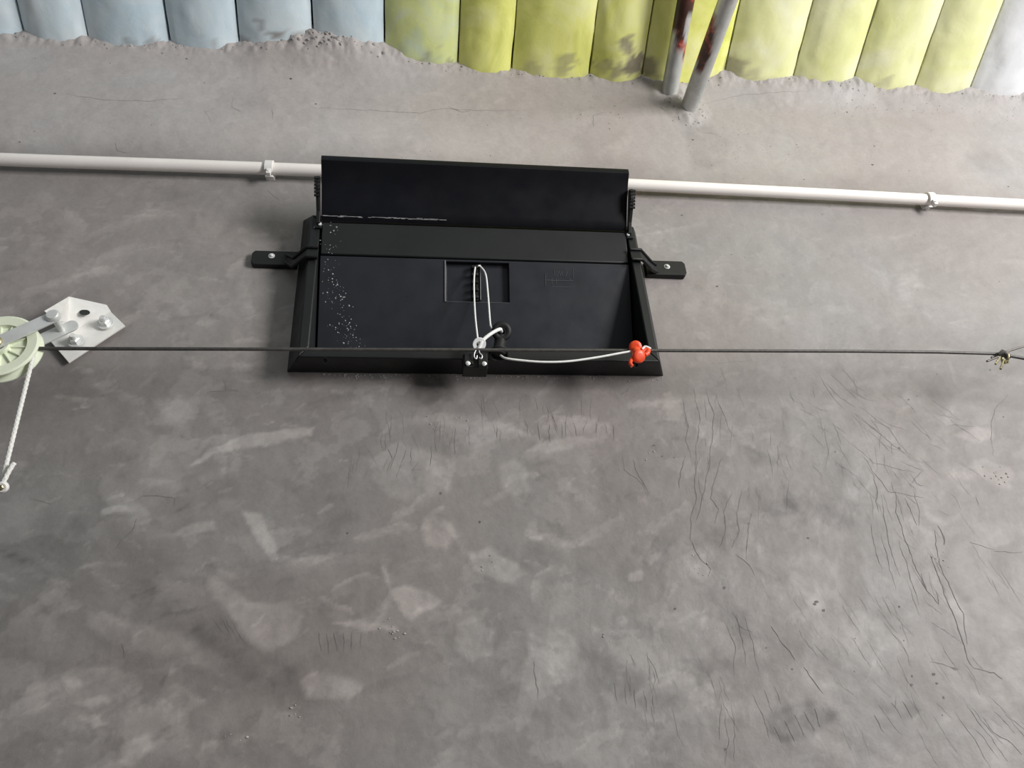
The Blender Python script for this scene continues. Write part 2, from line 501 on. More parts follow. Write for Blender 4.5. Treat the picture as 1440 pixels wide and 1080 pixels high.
gx = np.concatenate([np.arange(-2.6, -1.15, .03), np.arange(-1.15, 1.80, .0034), np.arange(1.80, 4.2, .03)])
gz = np.concatenate([np.arange(0.0, 1.45, .03), np.arange(1.45, 3.14, .0034)])
X, Z = np.meshgrid(gx, gz)
H = wall_height(X, Z)
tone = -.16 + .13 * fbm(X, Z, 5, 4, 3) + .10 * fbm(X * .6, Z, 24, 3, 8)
lit_band = sstep(2.70, 2.80, Z + .10 * fbm(X, Z, 3.5, 4, 121))  # stronger light high on the wall, put into the plaster colour
tone += (.92 - .46 * sstep(-.4, 1.1, X)) * lit_band + .22 * sstep(2.24, 2.40, Z + .16 * fbm(X, Z, 4.0, 5, 131)) * (1 - lit_band)  # painted light: upper band brightest, more so at left, middle band weaker
wx = .020 * fbm(X, Z, 22, 6, 61, .66); wz = .020 * fbm(X, Z, 22, 6, 71, .66)
PX_, PZ_ = X + wx, Z + wz
for poly, t, s in PATCH:
    a = np.array(poly)
    lo = a.min(0) - .05; hi = a.max(0) + .05
    i0, i1 = np.searchsorted(gx, (lo[0], hi[0])); j0, j1 = np.searchsorted(gz, (lo[1], hi[1]))
    sd = poly_sd(poly, PX_[j0:j1, i0:i1], PZ_[j0:j1, i0:i1])
    mk = 1 - sstep(-s * .7, s * .45, sd)
    tx = np.clip(.85 + 1.5 * fbm(X[j0:j1, i0:i1], Z[j0:j1, i0:i1], 40, 4, 90, .6), 0.1, 1.6)
    tone[j0:j1, i0:i1] += 1.45 * t * mk * tx
    if t > 0: H[j0:j1, i0:i1] += .0006 * mk
# crisp-edged skim islands, thin and ragged
lowm = (1 - sstep(.25, .8, X)) * (1 - sstep(2.62, 2.75, Z)) * .75 + .25
n_a = fbm(X * .8 + wx * 2, Z * 1.25 + wz * 2, 8.5, 6, 141, .58); n_b = fbm(X + wx, Z * 1.1, 15, 6, 151, .6)
n_c = fbm(X * .7 + 4, Z + wz * 3, 5.5, 6, 161, .55)
isl = .15 * sstep(.115, .145, n_a) * (.6 + 1.2 * fbm(X, Z, 33, 3, 171)) + .15 * sstep(.13, .16, n_b)
isl -= .08 * sstep(.06, .12, n_c)
tone += isl * lowm
H += .0004 * sstep(.085, .125, n_a) * lowm
# fine scratchy grain of the trowel, running slantwise
tone += .07 * fbm((X * .9 + Z * .4) * .35, (Z * .9 - X * .4), 120, 3, 181)
# random trowel sweeps: a soft side and a sharper side
rag = fbm(X, Z, 70, 4, 211, .65)
scr = fbm((X * .9 + Z * .35) * .25, (Z * .9 - X * .35), 170, 3, 221)
for k in range(1250):
    cx_, cz_ = rng.uniform(-1.1, 1.0) if k % 3 else rng.uniform(-1.1, 1.75), rng.uniform(1.5, 3.05)
    L = min(rng.exponential(.022) + .008, .09); W = L * rng.uniform(.12, .45); an = rng.normal(0.25, .6)
    t = rng.choice([.26, .18, .12, -.09, -.12]) * (1.0 if cx_ < .35 else .5) * (1.0 if cz_ < 2.6 else .45)
    i0, i1 = np.searchsorted(gx, (cx_ - L * 1.3, cx_ + L * 1.3)); j0, j1 = np.searchsorted(gz, (cz_ - L * 1.3, cz_ + L * 1.3))
    lx = PX_[j0:j1, i0:i1] - cx_; lz = PZ_[j0:j1, i0:i1] - cz_
    u = lx * math.cos(an) + lz * math.sin(an); v = -lx * math.sin(an) + lz * math.cos(an) + rng.uniform(-.18, .25) * u * u / L
    rg = rag[j0:j1, i0:i1]; e = 1 - (u / L) ** 2 - (v / W) ** 2 * .6 + 1.6 * rg
    mk = sstep(0, .22, e) * (1 - sstep(.75 * W, W, v + .8 * W * rg)) * sstep(-W * 1.1, .3 * W, v)
    tone[j0:j1, i0:i1] += t * mk * np.clip(.75 + 1.6 * scr[j0:j1, i0:i1], 0, 1.5)
nxn, nzn = len(gx), len(gz)
V = np.stack([X, -H, Z], -1).reshape(-1, 3)
ii, jj = np.meshgrid(np.arange(nxn - 1), np.arange(nzn - 1))
cxm = (gx[ii] + gx[ii + 1]) / 2; czm = (gz[jj] + gz[jj + 1]) / 2
keep = ~((np.abs(cxm - .004) < .288) & (czm > 2.243) & (czm < 2.545))     # the opening the inlet sits in
ii = ii[keep]; jj = jj[keep]
Q = np.stack([jj * nxn + ii, jj * nxn + ii + 1, (jj + 1) * nxn + ii + 1, (jj + 1) * nxn + ii], -1)
me = bpy.data.meshes.new('wall_front')
me.vertices.add(len(V)); me.vertices.foreach_set('co', V.ravel())
me.loops.add(Q.size); me.loops.foreach_set('vertex_index', Q.ravel().astype(np.int32))
me.polygons.add(len(Q)); me.polygons.foreach_set('loop_start', np.arange(0, Q.size, 4, dtype=np.int32))
me.update(calc_edges=True)
me.polygons.foreach_set('use_smooth', np.ones(len(Q), bool))
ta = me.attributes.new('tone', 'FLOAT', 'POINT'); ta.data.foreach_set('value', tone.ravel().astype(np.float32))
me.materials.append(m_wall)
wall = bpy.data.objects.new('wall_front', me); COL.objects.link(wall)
tag(wall, 'grey hand-troweled cement plaster wall with hairline cracks', 'wall', kind='structure')

def on_wall(x, z, off=.0004):
    i = min(max(int(np.searchsorted(gx, x)) - 1, 0), len(gx) - 2); j = min(max(int(np.searchsorted(gz, z)) - 1, 0), len(gz) - 2)
    a = min(max((x - gx[i]) / (gx[i + 1] - gx[i]), 0), 1); c = min(max((z - gz[j]) / (gz[j + 1] - gz[j]), 0), 1)
    h = (H[j, i] * (1 - a) + H[j, i + 1] * a) * (1 - c) + (H[j + 1, i] * (1 - a) + H[j + 1, i + 1] * a) * c
    return (float(x), -float(h) - off, float(z))

# hairline cracks -----------------------------------------------------------
CR = [
 # polyline on the wall, width mm
 ([(0.420, 1.790), (0.429, 1.769), (0.440, 1.753), (0.443, 1.740)], 2.0), ([(0.454, 1.729), (0.465, 1.712), (0.473, 1.692)], 1.7),
 ([(0.749, 1.944), (0.751, 1.923), (0.748, 1.911)], 3.0), ([(0.714, 1.900), (0.718, 1.870), (0.717, 1.830), (0.720, 1.791), (0.720, 1.770), (0.717, 1.733), (0.722, 1.718)], 2.0),
 ([(0.739, 1.936), (0.727, 1.882), (0.731, 1.836), (0.736, 1.800), (0.725, 1.754)], 1.6), ([(0.689, 1.865), (0.690, 1.837), (0.701, 1.814), (0.705, 1.836)], 1.3),
 ([(0.722, 1.718), (0.752, 1.711), (0.761, 1.701)], 2.0), ([(0.686, 1.721), (0.697, 1.718)], 4.0), ([(0.655, 1.730), (0.692, 1.721)], .9),
 ([(0.694, 2.006), (0.683, 1.968), (0.682, 1.919), (0.684, 1.871), (0.689, 1.837)], 1.3), ([(0.666, 2.000), (0.655, 1.943), (0.650, 1.895), (0.653, 1.860)], 1.0), ([(0.705, 1.993), (0.710, 1.968), (0.711, 1.945)], 1.0),
 ([(0.726, 2.006), (0.725, 1.974), (0.715, 1.943)], .9), ([(0.664, 2.040), (0.662, 2.007), (0.652, 1.987), (0.653, 1.968)], 1.2), ([(0.658, 2.073), (0.667, 2.040), (0.681, 2.006), (0.741, 1.993)], 1.0),
 ([(0.761, 2.046), (0.725, 2.019), (0.733, 2.006)], .8), ([(0.732, 2.039), (0.738, 2.019), (0.750, 2.016)], .8),
 ([(0.643, 1.931), (0.640, 1.884), (0.638, 1.838)], .8), ([(0.631, 1.950), (0.624, 1.902), (0.626, 1.872)], .8), ([(0.670, 1.919), (0.670, 1.883), (0.669, 1.848), (0.669, 1.815)], .9),
 ([(0.355, 2.186), (0.355, 2.129), (0.346, 2.101), (0.351, 2.061)], .8), ([(0.379, 2.208), (0.379, 2.143), (0.363, 2.094), (0.352, 2.048)], .9), ([(0.401, 2.208), (0.407, 2.157), (0.392, 2.101), (0.373, 2.048)], 1.0), ([(0.419, 2.193), (0.427, 2.129), (0.435, 2.108)], .8),
 ([(0.341, 2.074), (0.327, 2.048), (0.319, 2.016)], 1.2), ([(0.365, 2.074), (0.348, 2.035), (0.344, 1.997), (0.328, 1.961), (0.321, 1.925)], 1.2), ([(0.383, 2.068), (0.364, 2.022), (0.347, 1.979), (0.334, 1.955)], 1.0),
 ([(0.406, 2.074), (0.387, 2.041), (0.368, 1.997), (0.379, 1.978), (0.365, 1.954)], 1.1), ([(0.407, 2.009), (0.385, 1.972), (0.383, 1.942), (0.365, 1.913)], 1.1), ([(0.425, 2.009), (0.407, 1.972), (0.404, 1.941), (0.386, 1.912)], 1.0), ([(0.432, 1.971), (0.417, 1.935), (0.405, 1.895)], .8),
 ([(0.321, 1.925), (0.330, 1.896), (0.344, 1.879), (0.339, 1.868)], 1.2), ([(0.389, 1.903), (0.408, 1.883), (0.413, 1.868)], 1.0),
 ([(0.248, 2.068), (0.255, 2.036), (0.268, 2.004)], 1.0), ([(0.231, 2.075), (0.233, 2.049), (0.259, 2.023), (0.264, 1.998)], .8), ([(0.270, 2.214), (0.248, 2.192)], .9),
 ([(0.224, 2.135), (0.222, 2.104)], .9), ([(0.195, 2.139), (0.194, 2.112)], .7), ([(0.114, 2.134), (0.113, 2.101)], .9), ([(0.096, 2.139), (0.096, 2.104)], 1.1), ([(0.135, 2.134), (0.134, 2.109)], .7), ([(0.157, 2.137), (0.159, 2.112)], .7), ([(0.078, 2.134), (0.077, 2.115)], .7),
 ([(-0.152, 2.089), (-0.144, 2.070), (-0.151, 2.049)], .8), ([(-0.135, 2.102), (-0.139, 2.076), (-0.148, 2.051)], .8), ([(-0.122, 2.086), (-0.126, 2.070)], .7), ([(-0.113, 2.091), (-0.116, 2.063)], .9), ([(-0.103, 2.063), (-0.112, 2.051), (-0.099, 2.051)], .8), ([(-0.082, 2.095), (-0.084, 2.057)], .7), ([(-0.043, 2.128), (-0.045, 2.076)], .6), ([(-0.020, 2.131), (-0.020, 2.095)], .6), ([(0.027, 2.131), (0.026, 2.108)], .7),
 ([(-0.529, 1.996), (-0.510, 2.010), (-0.485, 2.011), (-0.464, 2.006), (-0.464, 1.992)], .7), ([(-0.667, 2.008), (-0.637, 2.001), (-0.621, 2.008)], .6),
 ([(-0.420, 2.217), (-0.415, 2.196), (-0.444, 2.192)], 1.0), ([(-0.415, 2.196), (-0.395, 2.195)], .8), ([(-0.647, 2.217), (-0.640, 2.218)], 1.6), ([(-0.534, 1.930), (-0.515, 1.956), (-0.512, 1.975)], .7), ([(-0.497, 1.795), (-0.492, 1.776)], .8),
 ([(-0.384, 1.824), (-0.370, 1.805)], .6), ([(-0.374, 1.826), (-0.356, 1.799)], .6), ([(-0.366, 1.822), (-0.347, 1.794)], .6), ([(-0.354, 1.814), (-0.337, 1.789)], .6),
 ([(-0.240, 1.801), (-0.234, 1.776)], .7), ([(-0.228, 1.800), (-0.225, 1.773)], .8), ([(-0.219, 1.802), (-0.214, 1.776)], .7), ([(-0.207, 1.801), (-0.204, 1.775)], .7), ([(-0.194, 1.801), (-0.194, 1.778)], .8), ([(-0.182, 1.799), (-0.181, 1.781)], .6),
 ([(0.058, 1.752), (0.060, 1.728), (0.061, 1.700)], .9), ([(0.171, 1.719), (0.171, 1.695)], .8), ([(0.186, 1.716), (0.184, 1.690)], .8), ([(0.198, 1.710), (0.197, 1.685)], .9), ([(0.212, 1.708), (0.211, 1.680)], .8), ([(0.223, 1.702), (0.223, 1.676)], .7),
 ([(0.391, 1.653), (0.395, 1.631)], 1.1), ([(0.408, 1.660), (0.414, 1.632)], 1.1), ([(0.425, 1.666), (0.430, 1.638)], 1.1), ([(0.440, 1.670), (0.447, 1.644)], 1.1), ([(0.455, 1.673), (0.458, 1.649)], 1.0),
 ([(0.542, 1.661), (0.550, 1.637)], .9), ([(0.575, 1.676), (0.583, 1.654)], .9), ([(0.591, 1.678), (0.599, 1.654)], .9),
 ([(0.370, 1.697), (0.377, 1.663), (0.381, 1.636)], .7), ([(0.387, 1.701), (0.393, 1.672)], .7), ([(0.404, 1.705), (0.408, 1.681)], .7),
 ([(0.350, 1.802), (0.358, 1.761), (0.346, 1.722)], .7), ([(0.369, 1.810), (0.371, 1.771), (0.368, 1.736)], .7), ([(0.382, 1.807), (0.386, 1.765), (0.385, 1.725)], .7), ([(0.364, 1.813), (0.372, 1.791), (0.390, 1.782)], .8),
 ([(0.323, 1.675), (0.320, 1.639), (0.310, 1.608)], .7), ([(0.335, 1.684), (0.331, 1.643), (0.322, 1.612)], .7), ([(0.320, 1.684), (0.307, 1.639)], .6),
 ([(0.708, 1.649), (0.717, 1.630), (0.738, 1.615), (0.748, 1.600)], 1.1), ([(0.688, 1.669), (0.706, 1.630), (0.723, 1.592)], .8), ([(0.668, 1.660), (0.684, 1.617), (0.692, 1.585)], .7), ([(0.729, 1.658), (0.750, 1.628)], .7),
 ([(0.631, 2.225), (0.654, 2.188), (0.676, 2.170)], .7), ([(0.649, 2.241), (0.673, 2.206), (0.686, 2.181)], .6), ([(0.675, 2.257), (0.691, 2.218), (0.711, 2.196)], .6), ([(0.624, 2.249), (0.636, 2.195), (0.654, 2.166)], .6),
 ([(0.683, 2.173), (0.723, 2.129), (0.744, 2.073)], .7), ([(0.672, 2.158), (0.705, 2.115), (0.752, 2.059)], .7), ([(0.683, 2.129), (0.717, 2.073)], .6), ([(0.641, 2.101), (0.673, 2.060), (0.745, 2.039)], .7),
 ([(0.986, 2.198), (0.946, 2.167), (0.923, 2.130), (0.903, 2.072)], .7), ([(0.833, 2.130), (0.856, 2.135), (0.895, 2.130)], .6), ([(0.831, 1.898), (0.881, 1.895)], 1.0), ([(0.794, 1.914), (0.833, 1.901)], .8),
 ([(-0.340, 2.885), (-0.237, 2.888), (-0.102, 2.895), (-0.056, 2.915), (0.022, 2.916), (0.132, 2.923)], .7), ([(-0.040, 2.923), (-0.010, 2.907), (0.006, 2.913)], 1.0), ([(-0.811, 2.886), (-0.734, 2.875), (-0.652, 2.877), (-0.585, 2.892)], .7), ([(-0.487, 2.902), (-0.486, 2.873), (-0.459, 2.853)], .6), ([(-0.407, 2.875), (-0.400, 2.840)], .6), ([(-0.518, 2.866), (-0.537, 2.853)], .6),
 ([(-0.697, 2.767), (-0.689, 2.747), (-0.670, 2.740)], .7), ([(-0.397, 2.657), (-0.371, 2.629)], .8), ([(-0.537, 2.858), (-0.519, 2.822)], .5), ([(0.513, 2.905), (0.526, 2.889), (0.566, 2.880)], .6), ([(0.280, 2.883), (0.281, 2.918), (0.310, 2.932)], .7),
 ([(-0.374, 2.370), (-0.384, 2.354), (-0.407, 2.345)], .5), ([(0.422, 2.261), (0.506, 2.270)], .4), ([(0.912, 3.127), (0.968, 3.124)], 1.0), ([(0.535, 2.975), (0.646, 3.010), (0.809, 3.024)], .5),
]
cm = MB()
cm2 = MB()
def ribbon(mb, pl, wmm):
    pts = []
    P = [Vector((a, 0, c)) for a, c in pl]
    for a, b_ in zip(P[:-1], P[1:]):
        n = max(2, int((b_ - a).length / .006))
        for k in range(n):
            q = a.lerp(b_, k / n)
            pts.append(q)
    pts.append(P[-1])
    n = len(pts); vs_ = []
    ph = random.uniform(0, 100)
    for i, q in enumerate(pts):
        t = (pts[min(i + 1, n - 1)] - pts[max(i - 1, 0)]).normalized()
        s = Vector((-t.z, 0, t.x))
        q = q + s * (.0016 * (math.sin(i * .9 + ph) * .5 + math.sin(i * 2.3 + ph * 3) * .3 + random.uniform(-.3, .3)))
        w = wmm * .0005 * (.15 + .85 * math.sin(math.pi * (i + .3) / (n - .4)) ** .5) * random.uniform(.6, 1.25)
        for sg in (-1, 1):
            e = q + s * w * sg
            vs_.append(on_wall(e.x, e.z))
    mb.add(vs_, [(2 * i, 2 * i + 1, 2 * i + 3, 2 * i + 2) for i in range(n - 1)])
for pl, w in CR:
    ribbon(cm, pl, w * .75)
# thin parallel shrinkage cracks between the traced ones
for (x0, x1, z0, z1, n, an) in ((.35, .72, 1.95, 2.20, 26, 1.45), (.55, .85, 2.05, 2.22, 22, -.75), (.45, .75, 1.62, 1.85, 24, -1.2),
                                (.62, .85, 1.85, 2.05, 14, -1.3), (.0, .22, 2.10, 2.16, 12, 1.55), (-.22, -.05, 2.02, 2.12, 10, 1.5), (.72, .98, 1.60, 1.72, 10, -1.0), (.18, .34, 1.68, 1.76, 8, -1.4)):
    for k in range(int(n * 2.2)):
        a = Vector((rng.uniform(x0, x1), rng.uniform(z0, z1)))
        L = rng.uniform(.015, .06); th = an + rng.normal(0, .13)
        pl = [(a.x, a.y)]
        for q in range(3):
            th += rng.normal(0, .14)
            a = a + Vector((math.cos(th), math.sin(th))) * (L / 3)
            pl.append((a.x, a.y))
        ribbon(cm, pl, rng.uniform(.2, .45))
co = cm.build('hairline_crack', m_crack, wall); co['kind'] = 'stuff'
# pits: dark, ragged, slightly sunk
PITS = [(0.5164, 1.9268), (0.4367, 1.7276), (0.3198, 2.0708), (0.7310, 2.0887), (0.5092, 1.8111), (0.5015, 1.8243), (0.6342, 1.8130), (-0.2084, 1.9473), (0.6539, 1.6995), (0.6133, 1.6991), (0.3137, 1.6270), (0.3598, 1.8499), (0.8034, 2.1952),
        (0.0462, 2.7825), (0.5037, 2.8617), (0.9030, 2.9775), (0.9119, 2.9655), (0.9396, 2.8691), (0.9162, 2.8087), (1.0018, 2.7957), (1.2337, 2.7593), (0.7371, 2.7523), (-0.0682, 2.0105), (-0.0091, 1.9624), (0.4235, 1.9524), (0.2761, 1.8199), (-0.8311, 2.8861), (-0.5956, 3.0142), (-0.3188, 2.8976), (-0.3764, 2.9721), (0.2882, 2.0935), (0.2995, 2.0736), (0.9753, 2.2551), (0.7838, 2.1875), (0.4983, 1.8211), (0.6543, 1.7125), (0.6186, 1.7108), (0.6575, 1.6797), (0.5209, 2.5272), (0.4735, 2.4432), (0.4364, 2.6303)]
for k in range(120):
    PITS.append((rng.uniform(.4, 1.5), rng.uniform(1.6, 3.0)))
for k in range(40):
    PITS.append((rng.uniform(-.9, .4), rng.uniform(2.72, 3.03)))
for k in range(70):
    PITS.append((rng.uniform(.85, 1.35), 3.0 + rng.normal(0, .016)))
for k in range(40):
    PITS.append((rng.normal(.62, .05), rng.normal(2.86, .05)))
for k in range(30):
    PITS.append((rng.normal(.27, .05), rng.normal(2.93, .03)))
for k, (x, z) in enumerate(PITS):
    if abs(x) < .34 and 2.2 < z < 2.6: continue
    rr_ = random.uniform(.0013, .0026) if k < 41 else random.uniform(.0004, .0012)
    st = random.uniform(.7, 1.6); n = 8; c0 = on_wall(x, z)
    ring = [on_wall(x + rr_ * st * math.cos(q) * random.uniform(.6, 1.2), z + rr_ * math.sin(q) * random.uniform(.6, 1.2)) for q in [2 * math.pi * i / n for i in range(n)]]
    cm2.add([c0] + ring, [(0, 1 + i, 1 + (i + 1) % n) for i in range(n)])
co = cm2.build('plaster_pit', m_pit, wall); co['kind'] = 'stuff'
# crumbs of mortar left along the frame, the ceiling edge and the tubes
cb = MB()
def crumb(x, z, s, off=0.0):
    c = Vector(on_wall(x, z, off))
    n = 6; vs_ = []
    for q in range(n):
        a = 2 * math.pi * q / n
        vs_.append((c.x + s * math.cos(a) * random.uniform(.6, 1.2), c.y + s * .25, c.z + s * math.sin(a) * random.uniform(.5, 1)))
    for q in range(n):
        a = 2 * math.pi * (q + .5) / n
        vs_.append((c.x + .6 * s * math.cos(a) * random.uniform(.5, 1.2), c.y - s * random.uniform(.25, .55), c.z + .5 * s * math.sin(a) * random.uniform(.5, 1)))
    f_ = []
    for q in range(n):
        l = (q + 1) % n
        f_ += [(q, l, n + q), (l, n + l, n + q)]
    f_.append(tuple(range(n, 2 * n)))
    cb.add(vs_, f_)
for k in range(110):
    crumb(rng.uniform(-.27, .33), 2.2305 - abs(rng.normal(0, .004)), rng.uniform(.0010, .0032))
for k in range(70):
    crumb(rng.normal(-.31, .045), 3.055 + rng.normal(.006, .012), rng.uniform(.002, .006))
for k in range(170):
    x = rng.uniform(-1.0, 1.5)
    crumb(x, 3.046 + rng.normal(.0, .008), rng.uniform(.0012, .004))
for k in range(40):
    a = rng.uniform(0, 6.28); q = rng.uniform(.022, .055); crumb(.500 + q * math.cos(a), 2.955 + q * math.sin(a), rng.uniform(.0012, .004))
for (x, z, n) in ((-0.0758, 2.1402)+(8,), (-0.1504, 1.8020)+(7,), (0.8945, 2.0329)+(14,), (0.3261, 1.8785)+(9,), (-0.1355, 1.7947)+(5,), (0.1639, 1.7871)+(5,), (-0.0431, 2.1403)+(5,), (0.2866, 2.0842)+(8,), (0.7254, 1.8871)+(10,), (0.0042, 1.8967)+(6,), (-0.2677, 1.6997)+(5,), (-0.3285, 1.6808)+(4,)):
    for k in range(n):
        crumb(x + rng.normal(0, .010), z + rng.normal(0, .008), rng.uniform(.0010, .0030))
co = cb.build('mortar_crumb', m_crumb, wall, smooth=50); co['kind'] = 'stuff'

# ------------------------------------------------------------------ setting: ceiling and floor
def ceil_z(yy): return Z0 - SL * yy
cl = MB()
n_up = .022
cl.add([(-2.6, .05, ceil_z(.05) + n_up), (4.2, .05, ceil_z(.05) + n_up), (4.2, -3.2, ceil_z(-3.2) + n_up), (-2.6, -3.2, ceil_z(-3.2) + n_up),
        (-2.6, .05, ceil_z(.05) + n_up + .03), (4.2, .05, ceil_z(.05) + n_up + .03), (4.2, -3.2, ceil_z(-3.2) + n_up + .03), (-2.6, -3.2, ceil_z(-3.2) + n_up + .03)],
       [(0, 1, 2, 3), (4, 7, 6, 5), (0, 4, 5, 1), (1, 5, 6, 2), (2, 6, 7, 3), (3, 7, 4, 0)])
ceil = cl.build('ceiling', m_seam)
tag(ceil, 'sloping ceiling lined with padded blue-white and lime film insulation', 'ceiling', kind='structure')
SEAM = [-.931, -.803, -.637, -.492, -.334, -.180, -.016, .1065, .288, .413, .611, .782, .9355, 1.0965, 1.243]
seams = [-.931 - .15 * k for k in range(8, 0, -1)] + SEAM + [1.243 + .16 * k for k in range(1, 10)]
DIRT = [((0.3575, -0.0824), .022, .8), ((0.3883, -0.0420), .030, .9), ((0.3465, -0.0312), .02, .6), ((0.3120, -0.0265), .02, .45), ((-0.0744, -0.0394), .020, .55), ((0.2196, -0.0330), .025, .55), ((0.2544, -0.0447), .018, .5), ((0.4276, -0.0398), .025, .7), ((0.6249, -0.0415), .03, .6), ((0.6775, -0.0414), .02, .4),
        ((-0.4109, -0.0582), .014, .75), ((-0.4428, -0.0797), .008, .5), ((1.0090, -0.0438), .02, .4), ((-0.6690, -0.0281), .015, .4), ((-0.7190, -0.0305), .012, .4), ((-0.5435, -0.0377), .012, .35), ((0.1555, -0.0183), .02, .35), ((-0.0390, -0.0221), .015, .5), ((-0.4706, -0.0286), .02, .5), ((-0.3643, -0.0424), .02, .5)]
ys = np.concatenate([np.linspace(.03, -.32, 54), np.linspace(-.36, -3.1, 34)])
NU = 19
for i in range(len(seams) - 1):
    x0, x1 = seams[i] + .0022, seams[i + 1] - .0022
    u = np.sin(np.linspace(-1, 1, NU) * math.pi / 2)
    U, Y = np.meshgrid(u, ys)
    XX = (x0 + x1) / 2 + U * (x1 - x0) / 2
    drop = .021 * (1 - np.abs(U) ** 2.2)
    wr = .0060 * fbm(XX + i * 3, Y * .8, 22, 4, 200 + i) + .006 * fbm(XX * 2 + i * 3, Y * .5, 45, 3, 300 + i) * (np.abs(U) > .3)
    wr *= (1 - np.abs(U) ** 6)
    XX = XX + .002 * fbm(Y * 1.0, Y * 0 + i, 25, 3, 400 + i) * 2
    ZZ = Z0 + .004 - SL * Y - drop - wr
    nv = len(ys)
    verts = list(zip(XX.ravel(), Y.ravel(), ZZ.ravel()))
    top = [(x, yy, Z0 - SL * yy + .021) for yy in (ys[0], ys[-1]) for x in (x0, x1)]
    faces = [(j * NU + k, j * NU + k + 1, (j + 1) * NU + k + 1, (j + 1) * NU + k) for j in range(nv - 1) for k in range(NU - 1)]
    b0 = len(verts); verts += top
    L0 = [j * NU for j in range(nv)]; R0 = [j * NU + NU - 1 for j in range(nv)]
    faces += [tuple(L0) + (b0 + 2, b0), tuple(R0[::-1]) + (b0 + 1, b0 + 3), (b0, b0 + 2, b0 + 3, b0 + 1),
              tuple(range(NU)) + (b0 + 1, b0), tuple(range((nv - 1) * NU + NU - 1, (nv - 1) * NU - 1, -1)) + (b0 + 2, b0 + 3)]
    xm = (x0 + x1) / 2
    mt = m_blue if xm < -.19 else m_mixf if xm < -.05 else m_lime if xm < .6 else m_pale if xm < 1.2 else m_white
    o = mesh_obj('insulation_pad', verts, faces, mt, ceil, smooth=60)
    at_ = o.data.attributes.new('dirt', 'FLOAT', 'POINT')
    dv = np.zeros(len(verts)); va = np.array(verts)
    for (c, rr_, s) in DIRT:
        q = np.hypot(va[:, 0] - c[0], (va[:, 1] - c[1]) * 1.1) + .055 * fbm(va[:, 0], va[:, 1], 55, 4, 500, .65)
        dv = np.maximum(dv, s * (1 - sstep(rr_ * .55, rr_ * 1.1, q)))
    edge = (1 - sstep(-.05, -.012, -va[:, 1] - np.interp(va[:, 0], ex, ed) - .03 + .03 * fbm(va[:, 0], va[:, 1], 40, 3, 600)))
    dv = np.maximum(dv, .45 * edge)
    at_.data.foreach_set('value', dv.astype(np.float32))

fl = MB().box((.8, -2.3, -.05), (6.8, 4.7, .1))
flo = fl.build('floor', m_floor)
tag(flo, 'plain concrete shed floor', 'floor', kind='structure')

# ------------------------------------------------------------------ roof tubes
def steel_tube(name, a, b_, r_, label, rusty):
    a = Vector(a); b_ = Vector(b_)
    n = 90
    pts = [a.lerp(b_, k / n) for k in range(n + 1)]
    mb = MB().tube(pts, r_, 28)
    o = mb.build(name, m_tube, smooth=50, origin=a)
    at_ = o.data.attributes.new('rust', 'FLOAT', 'POINT')
    va = np.array(mb.v); s = (va - np.array(a)) @ np.array((b_ - a).normalized())
    dv = np.zeros(len(va))
    nz = fbm(s, va[:, 0] * 1.0 + va[:, 2], 40, 4, 44)
    ang = va[:, 0] - (np.array(a)[0] + s * (b_ - a).normalized().x)
    if rusty:
        e = s + ang * 1.6 + .05 * nz
        dv = sstep(.135, .143, e) * (1 - .85 * sstep(.178, .182, e) * (1 - sstep(.222, .228, e)) * sstep(.000, .004, ang))
    else:
        e = s + .06 * nz
        dv = sstep(.135, .139, e) * (1 - sstep(.25, .255, e)) * sstep(.005, .009, -ang - .02 * (e - .19) / .06 * .3 + .02 * nz)
    at_.data.foreach_set('value', dv.astype(np.float32))
    tag(o, label, 'steel tube', 'roof truss tubes')
    return o
tie = steel_tube('steel_tube', (.509, .02, 2.958), (.509, -1.6, 2.958), .0195,
           'clean grey galvanised tube leaving the wall, right-hand one of the pair under the ceiling', False)
raf = steel_tube('steel_tube', (.472, .03, 3.004 - .03 * SL), (.466, -1.5, 3.004 + 1.5 * SL), .0190,
           'rust and red paint stained steel tube running up close beneath the padded ceiling', True)

